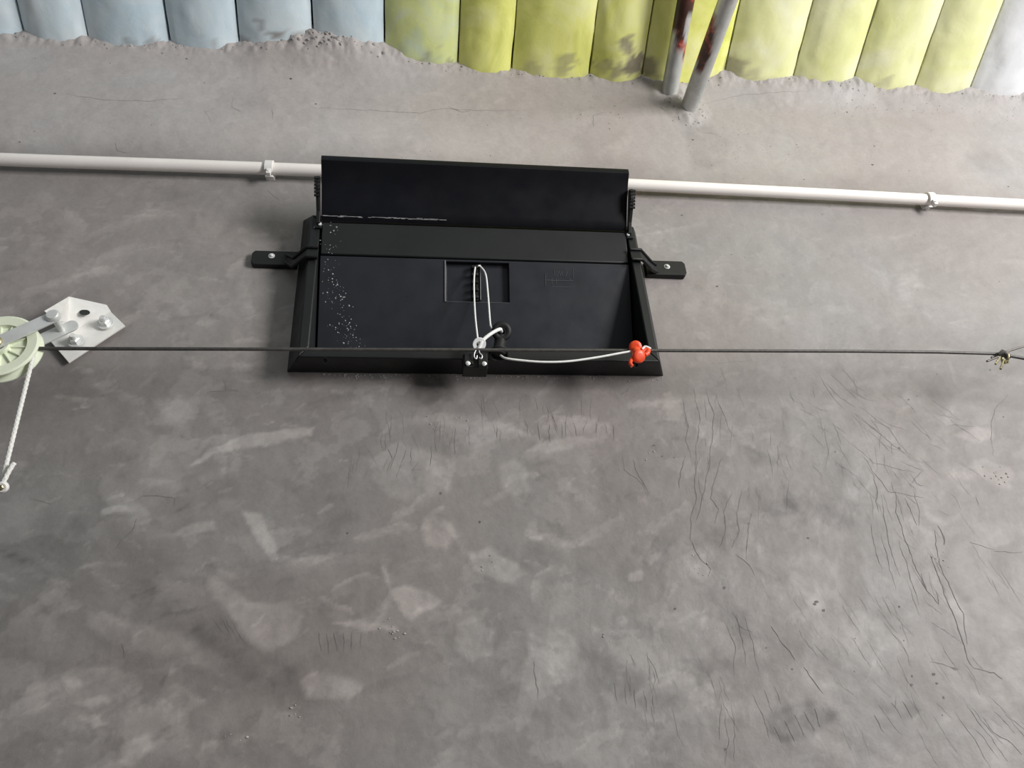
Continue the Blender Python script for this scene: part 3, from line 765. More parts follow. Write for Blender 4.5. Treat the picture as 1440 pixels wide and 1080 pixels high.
# ------------------------------------------------------------------ conduit and clips
cpts = [(-2.55, -.020, 2.690), (-.88, -.020, 2.6866), (-.63, -.020, 2.6904), (-.39, -.020, 2.6932), (-.30, -.020, 2.6945), (.33, -.020, 2.6918), (.44, -.020, 2.6901), (.82, -.020, 2.6868), (.998, -.020, 2.6838), (1.22, -.020, 2.6808), (4.1, -.020, 2.67)]
cxs = np.arange(-2.55, 4.1, .03); czs = np.interp(cxs, [q[0] for q in cpts], [q[2] for q in cpts])
czs = np.convolve(np.pad(czs, 4, mode='edge'), np.ones(9) / 9, 'valid')
cond = MB().tube([(float(a), -.020, float(c)) for a, c in zip(cxs, czs)], .0122, 20).build('conduit_pipe', m_conduit, smooth=50, origin=(0, -.02, 2.69))
tag(cond, 'cream plastic conduit pipe running level along the wall behind the black inlet', 'pipe')
def pipe_clip(x, z, tilt, label):
    t = thing('pipe_clip', (x, -.020, z), label, 'pipe clip', 'white conduit clips')
    mb = MB(); prof = []
    # C-shaped saddle round the pipe, open at the bottom
    n = 18; a0, a1 = math.radians(-70), math.radians(250)
    outer = []; inner = []
    for k in range(n + 1):
        a = a0 + (a1 - a0) * k / n
        outer.append((math.cos(a) * .0166, math.sin(a) * .0166)); inner.append((math.cos(a) * .0127, math.sin(a) * .0127))
    w = .0078
    vs_ = []
    for s_ in (-w, w):
        for q in outer: vs_.append((x + s_ + tilt * q[1], -.020 + q[0], z + q[1]))
        for q in inner: vs_.append((x + s_ + tilt * q[1], -.020 + q[0], z + q[1]))
    m_ = n + 1; f_ = []
    for k in range(n):
        f_ += [(k, k + 1, 2 * m_ + k + 1, 2 * m_ + k), (m_ + k, 3 * m_ + k, 3 * m_ + k + 1, m_ + k + 1), (k, m_ + k, m_ + k + 1, k + 1), (2 * m_ + k, 2 * m_ + k + 1, 3 * m_ + k + 1, 3 * m_ + k)]
    f_ += [(0, 2 * m_, 3 * m_, m_), (n, m_ + n, 3 * m_ + n, 2 * m_ + n)]
    mb.add(vs_, f_)
    mb.build('saddle', m_clip, t, smooth=40, bevel=.0008)
    MB().box((x, -.004, z), (.017, .010, .020)).build('base', m_clip, t, bevel=.001)
    MB().box((x + .001, -.0285, z - .0185), (.0085, .010, .013)).build('latch', m_clip, t, bevel=.0012)
    MB().lathe([(0, .0015), (.0022, .0015), (.0022, 0), (0, 0)], (x + .001, -.0335, z - .0185), (0, -1, 0), 10).build('latch_pin', m_clip, t)
    return t
pipe_clip(-.3924, 2.6926, .03, 'white plastic clip on the conduit left of the black inlet')
pipe_clip(.9965, 2.6837, -.03, 'white plastic clip on the conduit at the far right')

# ------------------------------------------------------------------ the ventilation inlet
CX = .004
inlet = thing('ventilation_inlet', (CX, 0, 2.2337), 'black plastic wall ventilation inlet with raised deflector and corded flap', 'air inlet')
yf = -.060
def hexa(vs_): return vs_, [(0, 1, 2, 3), (4, 7, 6, 5), (0, 4, 5, 1), (1, 5, 6, 2), (2, 6, 7, 3), (3, 7, 4, 0)]
def frame_member(corners):
    """corners: at each end (front outer, front inner, back inner, foot outer)"""
    return MB().add(*hexa(corners))
fo, fi, ft = .300, .284, .327
zb_o, zb_i, zb_f = 2.2235, 2.2440, 2.2337
zt_o, zt_i, zt_f = 2.535, 2.518, 2.583
def rail_end(sx, bottom):
    zo, zi, zf = (zb_o, zb_i, zb_f) if bottom else (zt_o, zt_i, zt_f)
    return [(CX + sx * fo, yf, zo), (CX + sx * fi, yf, zi), (CX + sx * fi, .03, zi), (CX + sx * ft, .004, zf)]
for sx in (-1, 1):
    a = rail_end(sx, True); c = rail_end(sx, False)
    frame_member(a + c).build('side_rail', m_frame, inlet, smooth=30, bevel=.0022)
br = frame_member(rail_end(-1, True) + rail_end(1, True)).build('bottom_rail', m_frame, inlet, smooth=30, bevel=.0022)
tr_ = frame_member(rail_end(-1, False) + rail_end(1, False)).build('top_rail', m_frame, inlet, smooth=30, bevel=.0022)
# screw hole plugs on the bottom rail
for (x, yy, z) in ((-0.2534, -0.0580, 2.2194), (0.2644, -0.0500, 2.2231)):
    hp = MB().lathe([(.0052, 0), (.0052, .0028), (.0034, .0028), (.0030, .0005), (0, .0005)], (x, yy, z), (0, -.7, -.7), 20).build('screw_hole', m_brkt, br, smooth=40)
# duct sleeve going through the wall
sl = MB()
zz0, zz1, xx = 2.240, 2.548, .289
for (c, s) in (((CX - xx, .14, (zz0 + zz1) / 2), (.006, .28, zz1 - zz0)), ((CX + xx, .14, (zz0 + zz1) / 2), (.006, .28, zz1 - zz0)), ((CX, .14, zz0), (2 * xx, .28, .006)), ((CX, .14, zz1), (2 * xx, .28, .006)), ((CX, .28, (zz0 + zz1) / 2), (2 * xx, .006, zz1 - zz0))):
    sl.box(c, s)
sl.build('duct_sleeve', m_brkt, inlet)

# flap: leans, its top at the frame face and its foot deep in the opening
F0 = Vector((CX, -.052, 2.446)); F1 = Vector((CX, .025, 2.2335))
fu = (F0 - F1).normalized(); fn = Vector((1, 0, 0)).cross(fu)
if fn.y > 0: fn = -fn
FH = (F0 - F1).length
def fp(x, v, w=0.0):
    """point on the flap: x world, v up the flap from its foot, w out of its face"""
    q = F1 + fu * v + fn * w
    return (x, q.y, q.z)
def to_flap(pt):
    d = Vector(pt) - F1
    return pt[0], d.dot(fu)
pk = [to_flap(q) for q in ((-0.0552, -0.0527, 2.4479), (0.0599, -0.0530, 2.4487), (0.0584, -0.0252, 2.3721), (-0.0553, -0.0248, 2.3709))]
px0, px1 = (pk[0][0] + pk[3][0]) / 2, (pk[1][0] + pk[2][0]) / 2
pv0, pv1 = (pk[2][1] + pk[3][1]) / 2, (pk[0][1] + pk[1][1]) / 2
pv1 = min(pv1, FH - .004)
hw = .2805; dep = .011
g = MB()
xs_ = [CX - hw, px0, px1, CX + hw]; vv = [0, pv0, pv1, FH]
vs_ = [fp(x, v, 0) for v in vv for x in xs_]
fs_ = [(j * 4 + i, j * 4 + i + 1, (j + 1) * 4 + i + 1, (j + 1) * 4 + i) for j in range(3) for i in range(3) if not (i == 1 and j == 1)]
n0 = len(vs_)
vs_ += [fp(px0 + .001, pv0 + .001, -dep), fp(px1 - .001, pv0 + .001, -dep), fp(px1 - .001, pv1 - .001, -dep), fp(px0 + .001, pv1 - .001, -dep)]
hole = [5, 6, 10, 9]
fs_ += [(hole[k], hole[(k + 1) % 4], n0 + (k + 1) % 4, n0 + k) for k in range(4)] + [(n0, n0 + 1, n0 + 2, n0 + 3)]
n1_ = len(vs_)
vs_ += [fp(CX - hw, 0, -.016), fp(CX + hw, 0, -.016), fp(CX + hw, FH, -.016), fp(CX - hw, FH, -.016)]
fs_ += [(n1_, n1_ + 3, n1_ + 2, n1_ + 1), (0, 1, 2, 3, n1_ + 1, n1_), (15, 14, 13, 12, n1_ + 3, n1_ + 2), (12, 8, 4, 0, n1_, n1_ + 3), (3, 7, 11, 15, n1_ + 2, n1_ + 1)]
flap = g.add(vs_, fs_).build('flap', m_flap, inlet, bevel=.0009)
tag(flap, 'tilted blue-black flap panel with sunken pocket')
# raised rim of the pocket
rim = MB()
def bar(mb, a, b_, w, h):
    """thin raised bar on the flap between (x,v) points"""
    a3, b3 = Vector(fp(a[0], a[1], h / 2)), Vector(fp(b_[0], b_[1], h / 2))
    t = (b3 - a3); L = t.length; t.normalize()
    s = fn.cross(t)
    M = Matrix((t, s, fn)).transposed()
    mb.box((a3 + b3) / 2, (L, w, h), M)
bar(rim, (px0 - .001, pv0 - .001), (px0 - .001, pv1 + .001), .002, .0022)
rim.build('pocket_rim', simple('pale_rim', (.20, .20, .21), .35), flap)  # left rim paler than the bottom one
rim = MB(); bar(rim, (px0, pv0 - .001), (px1, pv0 - .001), .0014, .0006)
rim.build('pocket_rim', m_emb, flap)
# toothed rack in the pocket
rk = [to_flap((0.0013, -0.0491, 2.4380)), to_flap((0.0006, -0.0252, 2.3721))]
rx = (rk[0][0] + rk[1][0]) / 2
rack = MB()
mid = (pv0 + pv1) / 2
q = fp(rx + .001, mid, -dep + .004)
M = Matrix((Vector((1, 0, 0)), fu, fn)).transposed()
rack.box(q, (.007, pv1 - pv0 - .006, .008), M)
rk_o = rack.build('cord_rack', m_brkt, flap, bevel=.0008)
for k in range(5):
    v = pv0 + (pv1 - pv0) * (.12 + .19 * k)
    c = Vector(fp(rx - .004, v, -dep + .0075))
    MB().box(c, (.012, .0055, .012), M).build('peg', m_brkt, rk_o, bevel=.0012)
MB().box(fp(rx + .0062, mid, -dep + .006), (.0012, pv1 - pv0 - .008, .010), M).build('rack_edge', simple('pale_edge', (.25, .25, .26), .35), rk_o)  # thin pale strip down the right side of the rack
# embossed maker's mark
e0 = to_flap((0.1262, -0.0448, 2.4260)); e1 = to_flap((0.1255, -0.0364, 2.4029)); e2 = to_flap((0.1258, -0.0401, 2.4131)); e3 = to_flap((0.1760, -0.0401, 2.4131)); e4 = to_flap((0.1373, -0.0360, 2.4019)); e5 = to_flap((0.1743, -0.0359, 2.4015))
emb = MB()
bar(emb, e0, e1, .0011, .0010); bar(emb, e2, e3, .0011, .0006); bar(emb, e4, e5, .0008, .0004)
for (a, c) in ((to_flap((0.1423, -0.0473, 2.4329)), to_flap((0.1432, -0.0431, 2.4213))), (to_flap((0.1432, -0.0431, 2.4213)), to_flap((0.1472, -0.0426, 2.4201))), (to_flap((0.1485, -0.0426, 2.4202)), to_flap((0.1515, -0.0464, 2.4306))), (to_flap((0.1515, -0.0464, 2.4306)), to_flap((0.1538, -0.0432, 2.4216))), (to_flap((0.1538, -0.0432, 2.4216)), to_flap((0.1568, -0.0465, 2.4307))), (to_flap((0.1568, -0.0465, 2.4307)), to_flap((0.1578, -0.0427, 2.4204))), (to_flap((0.1631, -0.0428, 2.4205)), to_flap((0.1674, -0.0461, 2.4297))), (to_flap((0.1378, -0.0416, 2.4173)), to_flap((0.1374, -0.0374, 2.4057))), (to_flap((0.1458, -0.0417, 2.4175)), to_flap((0.1454, -0.0375, 2.4059))), (to_flap((0.1695, -0.0414, 2.4168)), to_flap((0.1774, -0.0401, 2.4132))), (to_flap((0.1782, -0.0481, 2.4352)), to_flap((0.1775, -0.0415, 2.4170)))):
    bar(emb, a, c, .0009, .0007)
emb.build('embossed_mark', m_emb, flap)
# upper strip of the flap
S0 = (-.0535, 2.4485); S1 = (-.0660, 2.5135)
st = MB().add(*hexa([(CX - hw, S0[0], S0[1]), (CX + hw, S0[0], S0[1]), (CX + hw, S1[0], S1[1]), (CX - hw, S1[0], S1[1]),
                     (CX - hw, S0[0] + .012, S0[1]), (CX + hw, S0[0] + .012, S0[1]), (CX + hw, S1[0] + .012, S1[1]), (CX - hw, S1[0] + .012, S1[1])]))
strip = st.build('flap_top_strip', m_frame, inlet, smooth=30, bevel=.002)
# dried splashes on flap, strip and rail
dr = MB()
def splash(pt, n_, s):
    pt = Vector(pt); n_ = Vector(n_).normalized()
    dr.lathe([(s, -.0002), (s * .8, s * .28), (0, s * .42)], pt, n_, 8)
for k in range(150):
    t = rng.random()
    x = -.262 + .035 * t + rng.normal(0, .012) + .05 * max(0, t - .6)
    v = FH * (.98 - .80 * t) + rng.normal(0, .008)
    if x < -.272 or v > FH - .003 or v < .02: continue
    splash(fp(x, v, 0), fn, abs(rng.normal(0, .00055)) + .00035 if k % 12 else rng.uniform(.0012, .0019))
for k in range(26):
    q = rng.random()
    splash((rng.normal(-.262, .010), S0[0] + (S1[0] - S0[0]) * q, S0[1] + (S1[1] - S0[1]) * q), (0, -1, -.18), abs(rng.normal(0, .0006)) + .0004)
so = dr.build('dried_splash', m_drop, flap, smooth=80); so['kind'] = 'stuff'

# deflector plate above, leaning into the room
prof = [(-.0665, 2.5165), (-.0725, 2.5195), (-.080, 2.530), (-.093, 2.549), (-.107, 2.568), (-.121, 2.583), (-.131, 2.591), (-.1365, 2.5955), (-.1375, 2.6010), (-.1365, 2.607)]
th = .0035
P2 = [Vector((0, a, c)) for a, c in prof]
back = []
for i, q in enumerate(P2):
    t = (P2[min(i + 1, len(P2) - 1)] - P2[max(i - 1, 0)]).normalized()
    nn = Vector((1, 0, 0)).cross(t)
    if nn.z < 0: nn = -nn
    back.append(q + Vector((0, abs(nn.y), abs(nn.z))) * th)
loop = P2 + back[::-1]
df = MB(); n = len(loop)
df.add([(CX - .2815, q.y, q.z) for q in loop] + [(CX + .2815, q.y, q.z) for q in loop],
       [(i, (i + 1) % n, n + (i + 1) % n, n + i) for i in range(n)] +
       [(i, i + 1, n - 2 - i, n - 1 - i) for i in range(n // 2 - 1)] + [(n + i, n + n - 1 - i, n + n - 2 - i, n + i + 1) for i in range(n // 2 - 1)])
defl = df.build('deflector', m_defl, inlet, smooth=35)
tag(defl, 'long dark deflector plate leaning out above the flap')
# pale dashed line along the lower edge
wl = MB()
for k in range(40):
    x = rng.uniform(-.275, -.06); L = rng.uniform(.004, .022)
    wl.box((x, -.0735 - rng.uniform(0, .002), 2.5195 + rng.uniform(0, .002)), (L, .0006, .0009))
wo = wl.build('pale_dash', m_drop, defl); wo['kind'] = 'stuff'
# side arms with toothed thumb grips
for sx in (-1, 1):
    xo = CX + sx * .2835
    out = [(-.060, 2.505), (-.071, 2.507), (-.082, 2.524), (-.103, 2.540), (-.1165, 2.553), (-.1215, 2.5635), (-.1195, 2.573), (-.112, 2.577), (-.100, 2.566), (-.084, 2.545), (-.066, 2.523), (-.058, 2.513)]
    arm = MB().prism([(xo, a, c) for a, c in out], (sx * .0065, 0, 0)).build('side_arm', m_brkt, inlet, bevel=.001)
    for k in range(6):
        t = k / 5
        a = Vector((0, -.1045, 2.5415)).lerp(Vector((0, -.1225, 2.566)), t)
        MB().box((xo + sx * .0042, a.y, a.z - .001), (.0100, .0022, .0050)).build('grip_tooth', m_brkt, arm)
    MB().lathe([(0, .0022), (.0022, .0020), (.0034, .0008), (.0034, 0), (0, 0)], (xo + sx * .0005, -.0665, 2.5075), (-.1 * sx, -1, -.25), 16).build('screw', m_chrome, arm, smooth=40)
    MB().box((xo + sx * .004, -.058, 2.512), (.014, .014, .022)).build('hinge_block', m_brkt, arm, bevel=.0015)

# wall brackets
def bracket(sx, tab_in, tab_out, z0, z1, za0, za1, scr):
    mb = MB()
    x_i, x_o = tab_in, tab_out
    c = .005 * (1 if x_o > x_i else -1)
    plate = [(x_i, -.012, z0), (x_o - c, -.012, z0), (x_o, -.012, z0 + .006), (x_o, -.012, z1 - .006), (x_o - c, -.012, z1), (x_i, -.012, z1)]
    mb.prism(plate, (0, .014, 0))
    bk = mb.build('wall_bracket', m_brkt, inlet, bevel=.0014)
    # stepped arm from the tab over the side rail, with raised rims
    xr0 = CX + sx * .283; xr1 = CX + sx * .303; xt = x_i + sx * .020
    prof2 = [(xr0, -.0645), (xr1, -.0645), (x_i + sx * .004, -.030), (xt, -.0135)]
    zz = [(za0, za1), (za0, za1), (za0 + .006, za1 + .004), (z0 + .003, z0 + .021)]
    am = MB()
    vs_ = []
    for (x, yy), (a, b2) in zip(prof2, zz):
        vs_ += [(x, yy, a), (x, yy, b2), (x, yy + .005, b2), (x, yy + .005, a)]
    f_ = [(0, 1, 2, 3), (12, 15, 14, 13)]
    for k in range(3):
        for e in range(4):
            f_.append((4 * k + e, 4 * k + (e + 1) % 4, 4 * k + 4 + (e + 1) % 4, 4 * k + 4 + e))
    am.add(vs_, f_).build('bracket_arm', m_frame, bk, bevel=.0008)
    for top in (0, 1):
        pts = [(x, yy - .002, (b2 if top else a)) for (x, yy), (a, b2) in zip(prof2, zz)]
        MB().tube(pts, .0028, 8).build('arm_rib', m_brkt, bk, smooth=60)
    MB().lathe([(.0058, .0), (.0058, .0008), (.0046, .0010), (.0034, .0032), (.0022, .0044), (0, .0046)], (scr[0], -.012, scr[1]), (0, -1, 0), 20).build('screw', m_chrome, bk, smooth=40)
bracket(-1, -.322, -.4035, 2.4565, 2.4895, 2.430, 2.452, (-.3684, 2.4768))
bracket(1, .332, .4125, 2.4585, 2.4940, 2.447, 2.471, (.3748, 2.4786))

# cord guide block on the bottom rail
blk = MB().box((-.0125, -.064, 2.2085), (.040, .030, .026)).build('guide_block', m_brkt, inlet, bevel=.0015)
MB().box((-.001, -.081, 2.2065), (.015, .012, .024)).build('block_cheek', m_brkt, blk, bevel=.0012)
MB().box((-.0235, -.080, 2.2090), (.014, .006, .020)).build('block_cheek', m_brkt, blk, bevel=.0012)
for (x, yy, z) in ((-0.0253, -0.0835, 2.1994), (0.0006, -0.0875, 2.1964)):
    MB().lathe([(.0038, 0), (.0038, .0008), (.0022, .0018), (0, .0020)], (x, yy, z), (0, -.95, -.3), 14).build('screw', m_chrome, blk, smooth=40)
# cord eye post beside it
ey = Vector((0.0340, -0.0760, 2.2697)); eb = Vector((0.0267, -0.0720, 2.2276))
post = MB().tube([ey + Vector((0, .012, -.004)), (ey + eb) / 2 + Vector((0, .010, 0)), eb + Vector((0, .006, 0))], [.0105, .0095, .0115], 20).build('cord_guide', m_brkt, inlet, smooth=50)
an = (Vector((-0.1169, -1.1269, 1.5000)) - ey).normalized()
MB().lathe([(.0075, -.004), (.0075, .002), (.0105, .004), (.0155, .003), (.0172, 0), (.0162, -.005), (.0075, -.006), (.0075, -.004)], ey, (0, -.86, -.5), 28).build('guide_eye', m_brkt, post, smooth=50)
MB().lathe([(0, 0), (.0062, 0)], ey - Vector((0, -.004, -.002)), (0, -.86, -.5), 20).build('eye_core', m_brkt, post)
for k in range(3):
    pts = [eb + Vector((.0150 * math.cos(a), .0150 * math.sin(a) - .002, -.0035 * k + .002)) for a in [2 * math.pi * i / 24 for i in range(24)]]
    MB().tube(pts, .0013, 8, close=True).build('guide_ring', m_frame, post, smooth=60)
# little steel hook under the cord ring
for hk in ([(-0.0099, -0.0890, 2.2251), (-0.0142, -0.0890, 2.2166), (-0.0150, -0.0880, 2.2090), (-0.0116, -0.0870, 2.2062), (-0.0103, -0.0880, 2.2118)], [(-0.0070, -0.0890, 2.2251), (-0.0062, -0.0890, 2.2168), (-0.0024, -0.0890, 2.2113), (-0.0037, -0.0880, 2.2057), (-0.0069, -0.0870, 2.2084)]):
    MB().tube(spline(hk, 6), .0010, 8).build('hook', m_chrome, blk, smooth=60)

# ------------------------------------------------------------------ pull cord
pc = thing('pull_cord', (-0.0060, -0.0880, 2.2343), 'white pull cord looping from the flap pocket through a washer and off to the right', 'cord')
cr = .0016
a0 = fp(rx - .0035, to_flap((-0.0039, -0.0467, 2.4315))[1], .002)
b0 = fp(rx + .0065, to_flap((0.0103, -0.0478, 2.4344))[1], .000)
MB().tube(spline([fp(rx + .001, to_flap((0.0013, -0.0477, 2.4342))[1] , .001), a0, (-0.0075, -0.0620, 2.3808), (-0.0096, -0.0780, 2.3058), (-0.0087, -0.0880, 2.2543), (-0.0073, -0.0900, 2.2343)], 10), cr, 10).build('cord_strand', m_cord, pc, smooth=60)
MB().tube(spline([fp(rx + .002, to_flap((0.0026, -0.0482, 2.4355))[1], .0015), b0, (0.0154, -0.0520, 2.4127), (0.0169, -0.0560, 2.3673), (0.0170, -0.0600, 2.3234), (0.0172, -0.0660, 2.2885), (0.0227, -0.0660, 2.2767)], 10), cr, 10).build('cord_strand', m_cord, pc, smooth=60)
MB().tube(spline([(0.0336, -0.0740, 2.2711), (0.0295, -0.0880, 2.2652), (0.0180, -0.0920, 2.2562), (0.0057, -0.0930, 2.2452), (-0.0015, -0.0920, 2.2372), (-0.0050, -0.0890, 2.2308), (-0.0074, -0.0860, 2.2244)], 8), [.0030] * 49, 12).build('cord_end', m_cord, pc, smooth=60)
MB().lathe([(.0048, -.001), (.0048, .001), (.0105, .0012), (.0112, 0), (.0105, -.0012), (.0048, -.001)], (-0.0062, -0.0900, 2.2329), (.10, -.70, -.70), 28).build('washer', m_cord, pc, smooth=40)
MB().tube(spline([(0.0287, -0.0820, 2.2165), (0.0365, -0.0900, 2.2056), (0.0624, -0.0930, 2.1999), (0.0968, -0.0940, 2.1969), (0.1380, -0.0940, 2.1989), (0.1862, -0.0940, 2.2074), (0.2232, -0.0940, 2.2157), (0.2484, -0.0930, 2.2218)], 8), .0018, 10).build('cord_tail', m_cord, pc, smooth=60)

# ------------------------------------------------------------------ control wire and its clamps
wz_ = [(-2.5, 2.205), (-.6658, 2.2142), (-.0227, 2.2228), (.2866, 2.2267), (.6436, 2.2314), (.80, 2.2322), (.9207, 2.2305), (.965, 2.2215), (1.10, 2.198), (2.6, 2.10)]
wxs = np.concatenate([np.arange(-2.5, .90, .02), np.arange(.90, 1.0, .006), np.arange(1.0, 2.6, .04)])
wpts = [(float(q), -.088, float(np.interp(q, [a for a, c in wz_], [c for a, c in wz_]))) for q in wxs]
w_o = MB().tube(wpts, .0029, 10).build('control_wire', m_wire, smooth=60, origin=(0, -.088, 2.22))
tag(w_o, 'thin dark steel wire stretched across the wall in front of the inlet', 'wire')
MB().tube([(.905, -.086, 2.2235), (.925, -.090, 2.231), (.955, -.091, 2.2395), (.99, -.091, 2.2505), (1.2, -.091, 2.33)], .0019, 8).build('wire_branch', m_wirew, w_o, smooth=60)

cl_ = thing('wire_clamp', (0.9244, -0.0900, 2.2209), 'small brassy wire clamp at the far right where the dark wire forks', 'clamp')
c0 = Vector((0.9244, -0.0900, 2.2209))
ring_c = c0 + Vector((.004, 0, .001))
MB().tube([ring_c + Vector((.003 * math.cos(a), .0085 * math.sin(a), .0105 * math.cos(a) )) for a in [2 * math.pi * i / 24 for i in range(24)]], .0024, 8, close=True).build('clamp_ring', m_brass, cl_, smooth=60)
MB().tube([c0 + Vector((-.010, -.003, .004)), c0 + Vector((-.003, -.006, .007)), c0 + Vector((.004, -.005, .004)), c0 + Vector((.004, -.005, -.004))], [.003, .0055, .006, .005], 12).build('clamp_body', m_wire, cl_, smooth=60)
for (a, c, mm) in (((0.9119, -0.0920, 2.2209), (0.8854, -0.0940, 2.2100), m_wirew), ((0.9125, -0.0950, 2.2173), (0.8964, -0.0970, 2.2022), m_brass), ((0.9188, -0.0950, 2.2129), (0.9005, -0.0980, 2.1912), m_brass)):
    MB().tube([a, Vector(a).lerp(Vector(c), .5), c], .0019, 10).build('strand_end', mm, cl_, smooth=60)
MB().lathe([(.0035, 0), (.0035, .004), (.0015, .004), (.0015, .001), (0, .001)], (0.9186, -0.0960, 2.2077), (0, -.8, -.6), 6).build('clamp_nut', m_brass, cl_)

oc = thing('cord_clamp', (0.2585, -0.0900, 2.2191), 'bright orange plastic clamp knotting white cord to the wire at the inlet corner', 'clamp')
def button(px, r_, h, name, ax=(.1, -.8, -.6), m=m_orange):
    MB().lathe([(0, -h), (r_ * .8, -h), (r_, -h * .6), (r_, h * .5), (r_ * .86, h * .9), (r_ * .45, h * 1.05), (0, h * 1.0)], px, ax, 28).build(name, m, oc, smooth=60)
button((0.2528, -0.0960, 2.2277), .0108, .0045, 'clamp_disc', (-.15, -.85, -.5))
button((0.2537, -0.1010, 2.2058), .0112, .0050, 'clamp_disc', (.2, -.85, -.55))
MB().tube([(0.2541, -0.0900, 2.2305), (0.2536, -0.0940, 2.2177), (0.2553, -0.0960, 2.2078)], .0088, 14).build('clamp_neck', m_orange, oc, smooth=60)
MB().tube(spline([(0.2493, -0.0970, 2.2098), (0.2417, -0.0980, 2.2006), (0.2385, -0.0990, 2.1929), (0.2407, -0.0990, 2.1873)], 6), [.0032] * 19, 12).build('clamp_tail', m_orange, oc, smooth=60)
MB().tube(spline([(0.2588, -0.0960, 2.2149), (0.2666, -0.0970, 2.2201), (0.2727, -0.0980, 2.2224), (0.2712, -0.0990, 2.2145), (0.2657, -0.0990, 2.2102)], 6), [.0040] * 25, 12).build('clamp_ear', m_orange, oc, smooth=60)
MB().tube(spline([(0.2623, -0.1000, 2.2208), (0.2675, -0.1010, 2.2252), (0.2722, -0.1010, 2.2239), (0.2770, -0.1000, 2.2218)], 6), .0020, 10).build('cord_knot', m_cord, oc, smooth=60)

# ------------------------------------------------------------------ pulley at the left
pl_ = thing('pulley', (-.66, 0, 2.30), 'pale green nylon pulley wheel on a bolted zinc bracket at the left edge', 'pulley')
b_out = [(-0.7038, -0.0110, 2.2870), (-0.6621, -0.0110, 2.2410), (-0.5907, -0.0110, 2.3161), (-0.6188, -0.0110, 2.3446), (-0.6781, -0.0110, 2.2961)]
bp = MB().prism(b_out, (0, .004, 0)).build('base_plate', m_plate, pl_, bevel=.0006)
u_out = [(-0.6776, -0.0120, 2.2954), (-0.6183, -0.0120, 2.3439), (-0.6260, -0.0160, 2.3549), (-0.6814, -0.0320, 2.3585), (-0.6772, -0.0300, 2.3256)]
upm = MB().prism(u_out, (0, .003, .001)).build('bent_flange', m_plate, bp, bevel=.0005)
hp_ = (-0.6526, -0.0215, 2.3312)
MB().lathe([(0, 0), (.0078, 0), (.0078, .0006), (0, .0006)], (hp_[0], hp_[1] - .003, hp_[2]), (.2, -.9, .35), 20).build('bolt_hole', m_seam, upm)
for pxl in ((-0.6202, -0.0160, 2.3170), (-0.6586, -0.0160, 2.2801)):
    c = Vector(pxl)
    bo = MB().lathe([(.0115, -.005), (.0115, -.002), (.0100, -.002)], c, (0, -1, 0), 24)
    bo = MB().lathe([(.0125, -.002), (.0125, .0005), (0, .0005)], c, (0, -1, 0), 24).build('bolt', m_zinc, pl_, smooth=40)
    MB().lathe([(.0088, .0005), (.0088, .0070), (.0070, .0085), (0, .0085)], c, (0, -1, 0), 6).build('bolt_nut', m_zinc, bo)
    MB().lathe([(.0048, .008), (.0048, .015), (.0040, .016), (0, .016)], c, (0, -1, 0), 16).build('bolt_thread', m_zinc, bo, smooth=40)
# wheel, axle along the wall normal
wc = Vector((-.7218, -.090, 2.2105))
R0 = .0545
wh = MB().lathe([(.010, -.011), (.010, .013), (.014, .013), (.015, .004), (.036, .004), (.038, .010), (R0 - .003, .011), (R0, .0095), (R0, .0075), (R0 - .011, .002), (R0 - .011, -.002), (R0, -.0075), (R0, -.0095), (R0 - .003, -.011), (.038, -.010), (.036, -.004), (.015, -.004), (.014, -.011), (.010, -.011)], wc, (0, -1, 0), 56).build('wheel', m_wheel, pl_, smooth=30)
for k in range(14):
    a = 2 * math.pi * k / 14
    d_ = Vector((math.cos(a), 0, math.sin(a))); c = wc + d_ * .026 + Vector((0, -.0055, 0))
    MB().box(c, (.022, .004, .0016), Matrix.Rotation(-a, 3, 'Y')).build('wheel_rib', m_wheel, wh)
pv = Vector((-0.6641, -0.1040, 2.2665))
def strap(yy, a, b_, w, name='strap'):
    a = Vector((a[0], yy, a[1])); b_ = Vector((b_[0], yy, b_[1]))
    t = (b_ - a).normalized(); s = Vector((-t.z, 0, t.x)); pts = []
    for k in range(9):
        q = math.pi / 2 + math.pi * k / 8
        pts.append(a + (t * math.cos(q) + s * math.sin(q)) * w)
    for k in range(9):
        q = -math.pi / 2 + math.pi * k / 8
        pts.append(b_ + (t * math.cos(q) + s * math.sin(q)) * w)
    return MB().prism(pts, (0, .003, 0)).build(name, m_zinc, pl_, bevel=.0005)
pvz = (-.655, 2.2595)
strap(-.1085, (wc.x, wc.z), pvz, .0105)
strap(-.0745, (wc.x, wc.z), (pvz[0] + .012, pvz[1] + .008), .0105)
MB().tube([wc + Vector((0, -.024, 0)), wc + Vector((0, .018, 0))], .006, 16).build('axle', m_zinc, pl_, smooth=40)
MB().lathe([(.0085, 0), (.0085, .003), (.006, .0055), (0, .006)], wc + Vector((0, -.0185, 0)), (0, -1, 0), 20).build('axle_head', m_brass, pl_, smooth=40)
pb = Vector((pvz[0], -.1085, pvz[1]))
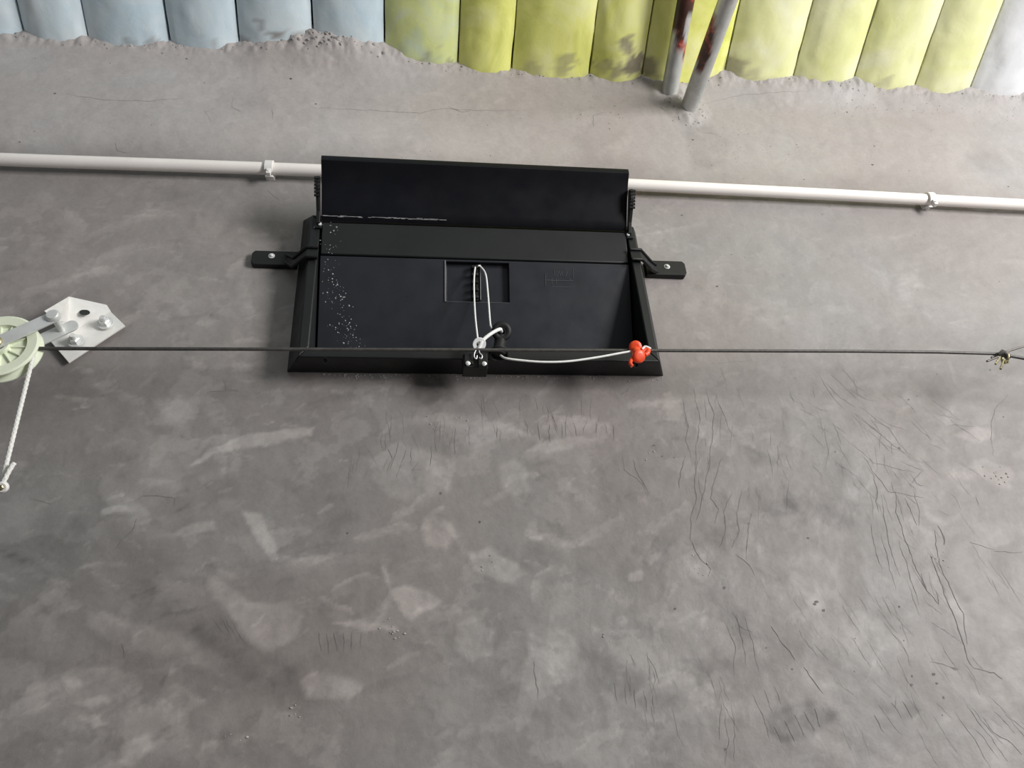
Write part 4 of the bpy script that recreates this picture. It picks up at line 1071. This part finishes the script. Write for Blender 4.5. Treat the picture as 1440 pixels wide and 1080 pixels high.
MB().lathe([(.0105, 0), (.0105, .003), (.008, .006), (0, .0065)], pb, (0, -1, 0), 24).build('pivot_head', m_zinc, pl_, smooth=40)
MB().tube([pb, pb + Vector((0, .040, 0))], .005, 16).build('pivot_pin', m_zinc, pl_, smooth=40)
# ears bent from the flange out to the pivot
for (A, B, C, D) in (((-0.6818, -0.0310, 2.3588), (-0.6762, -0.0220, 2.3141), (-0.6529, -0.1020, 2.2548), (-0.6722, -0.1050, 2.2724)), ((-0.6781, -0.0200, 2.3244), (-0.6776, -0.0120, 2.2954), (-0.6582, -0.0740, 2.2618), (-0.6641, -0.0780, 2.2752))):
    MB().add(*hexa([A, B, C, D] + [(q[0] + .0015, q[1] + .002, q[2] + .001) for q in (A, B, C, D)])).build('bracket_ear', m_plate, bp, bevel=.0004)

# rope over the wheel
rp = thing('braided_rope', (-0.6622, -0.0900, 1.9861), 'white braided rope hanging from the pulley wheel down the left edge', 'rope')
gr = R0 - .0075
arc = [wc + Vector((gr * math.cos(a), 0, gr * math.sin(a))) for a in [math.radians(q) for q in range(200, -14, -10)]]
tail_a = arc[-1]
tail_b = Vector((-0.6613, -0.0950, 1.9869))
pts = arc[:-1] + [tail_a.lerp(tail_b, k / 220) for k in range(221)]
MB().tube(pts, .0033, 18, helix=(430, .34)).build('rope_strand', m_rope, rp, smooth=70)
pe = [(-0.6594, -0.0960, 1.9812), (-0.6565, -0.1000, 1.9897), (-0.6536, -0.1010, 2.0040), (-0.6503, -0.1010, 2.0158)]
sp_ = spline(pe, 24)
MB().tube(sp_, .0033, 18, helix=(430, .34)).build('rope_end', m_rope, rp, smooth=70)
rc0 = Vector((-0.6552, -0.1020, 1.9794))
cl2 = MB().lathe([(.0030, -.004), (.0030, .004), (.0060, .0045), (.0078, .002), (.0078, -.002), (.0060, -.0045), (.0030, -.004)], rc0, (.1, -.85, -.5), 24).build('rope_crimp', m_clip, rp, smooth=50)
MB().lathe([(.0040, -.001), (.0040, .006), (.0025, .007), (0, .007)], rc0, (.1, -.85, -.5), 6).build('crimp_bolt', m_brass, cl2)
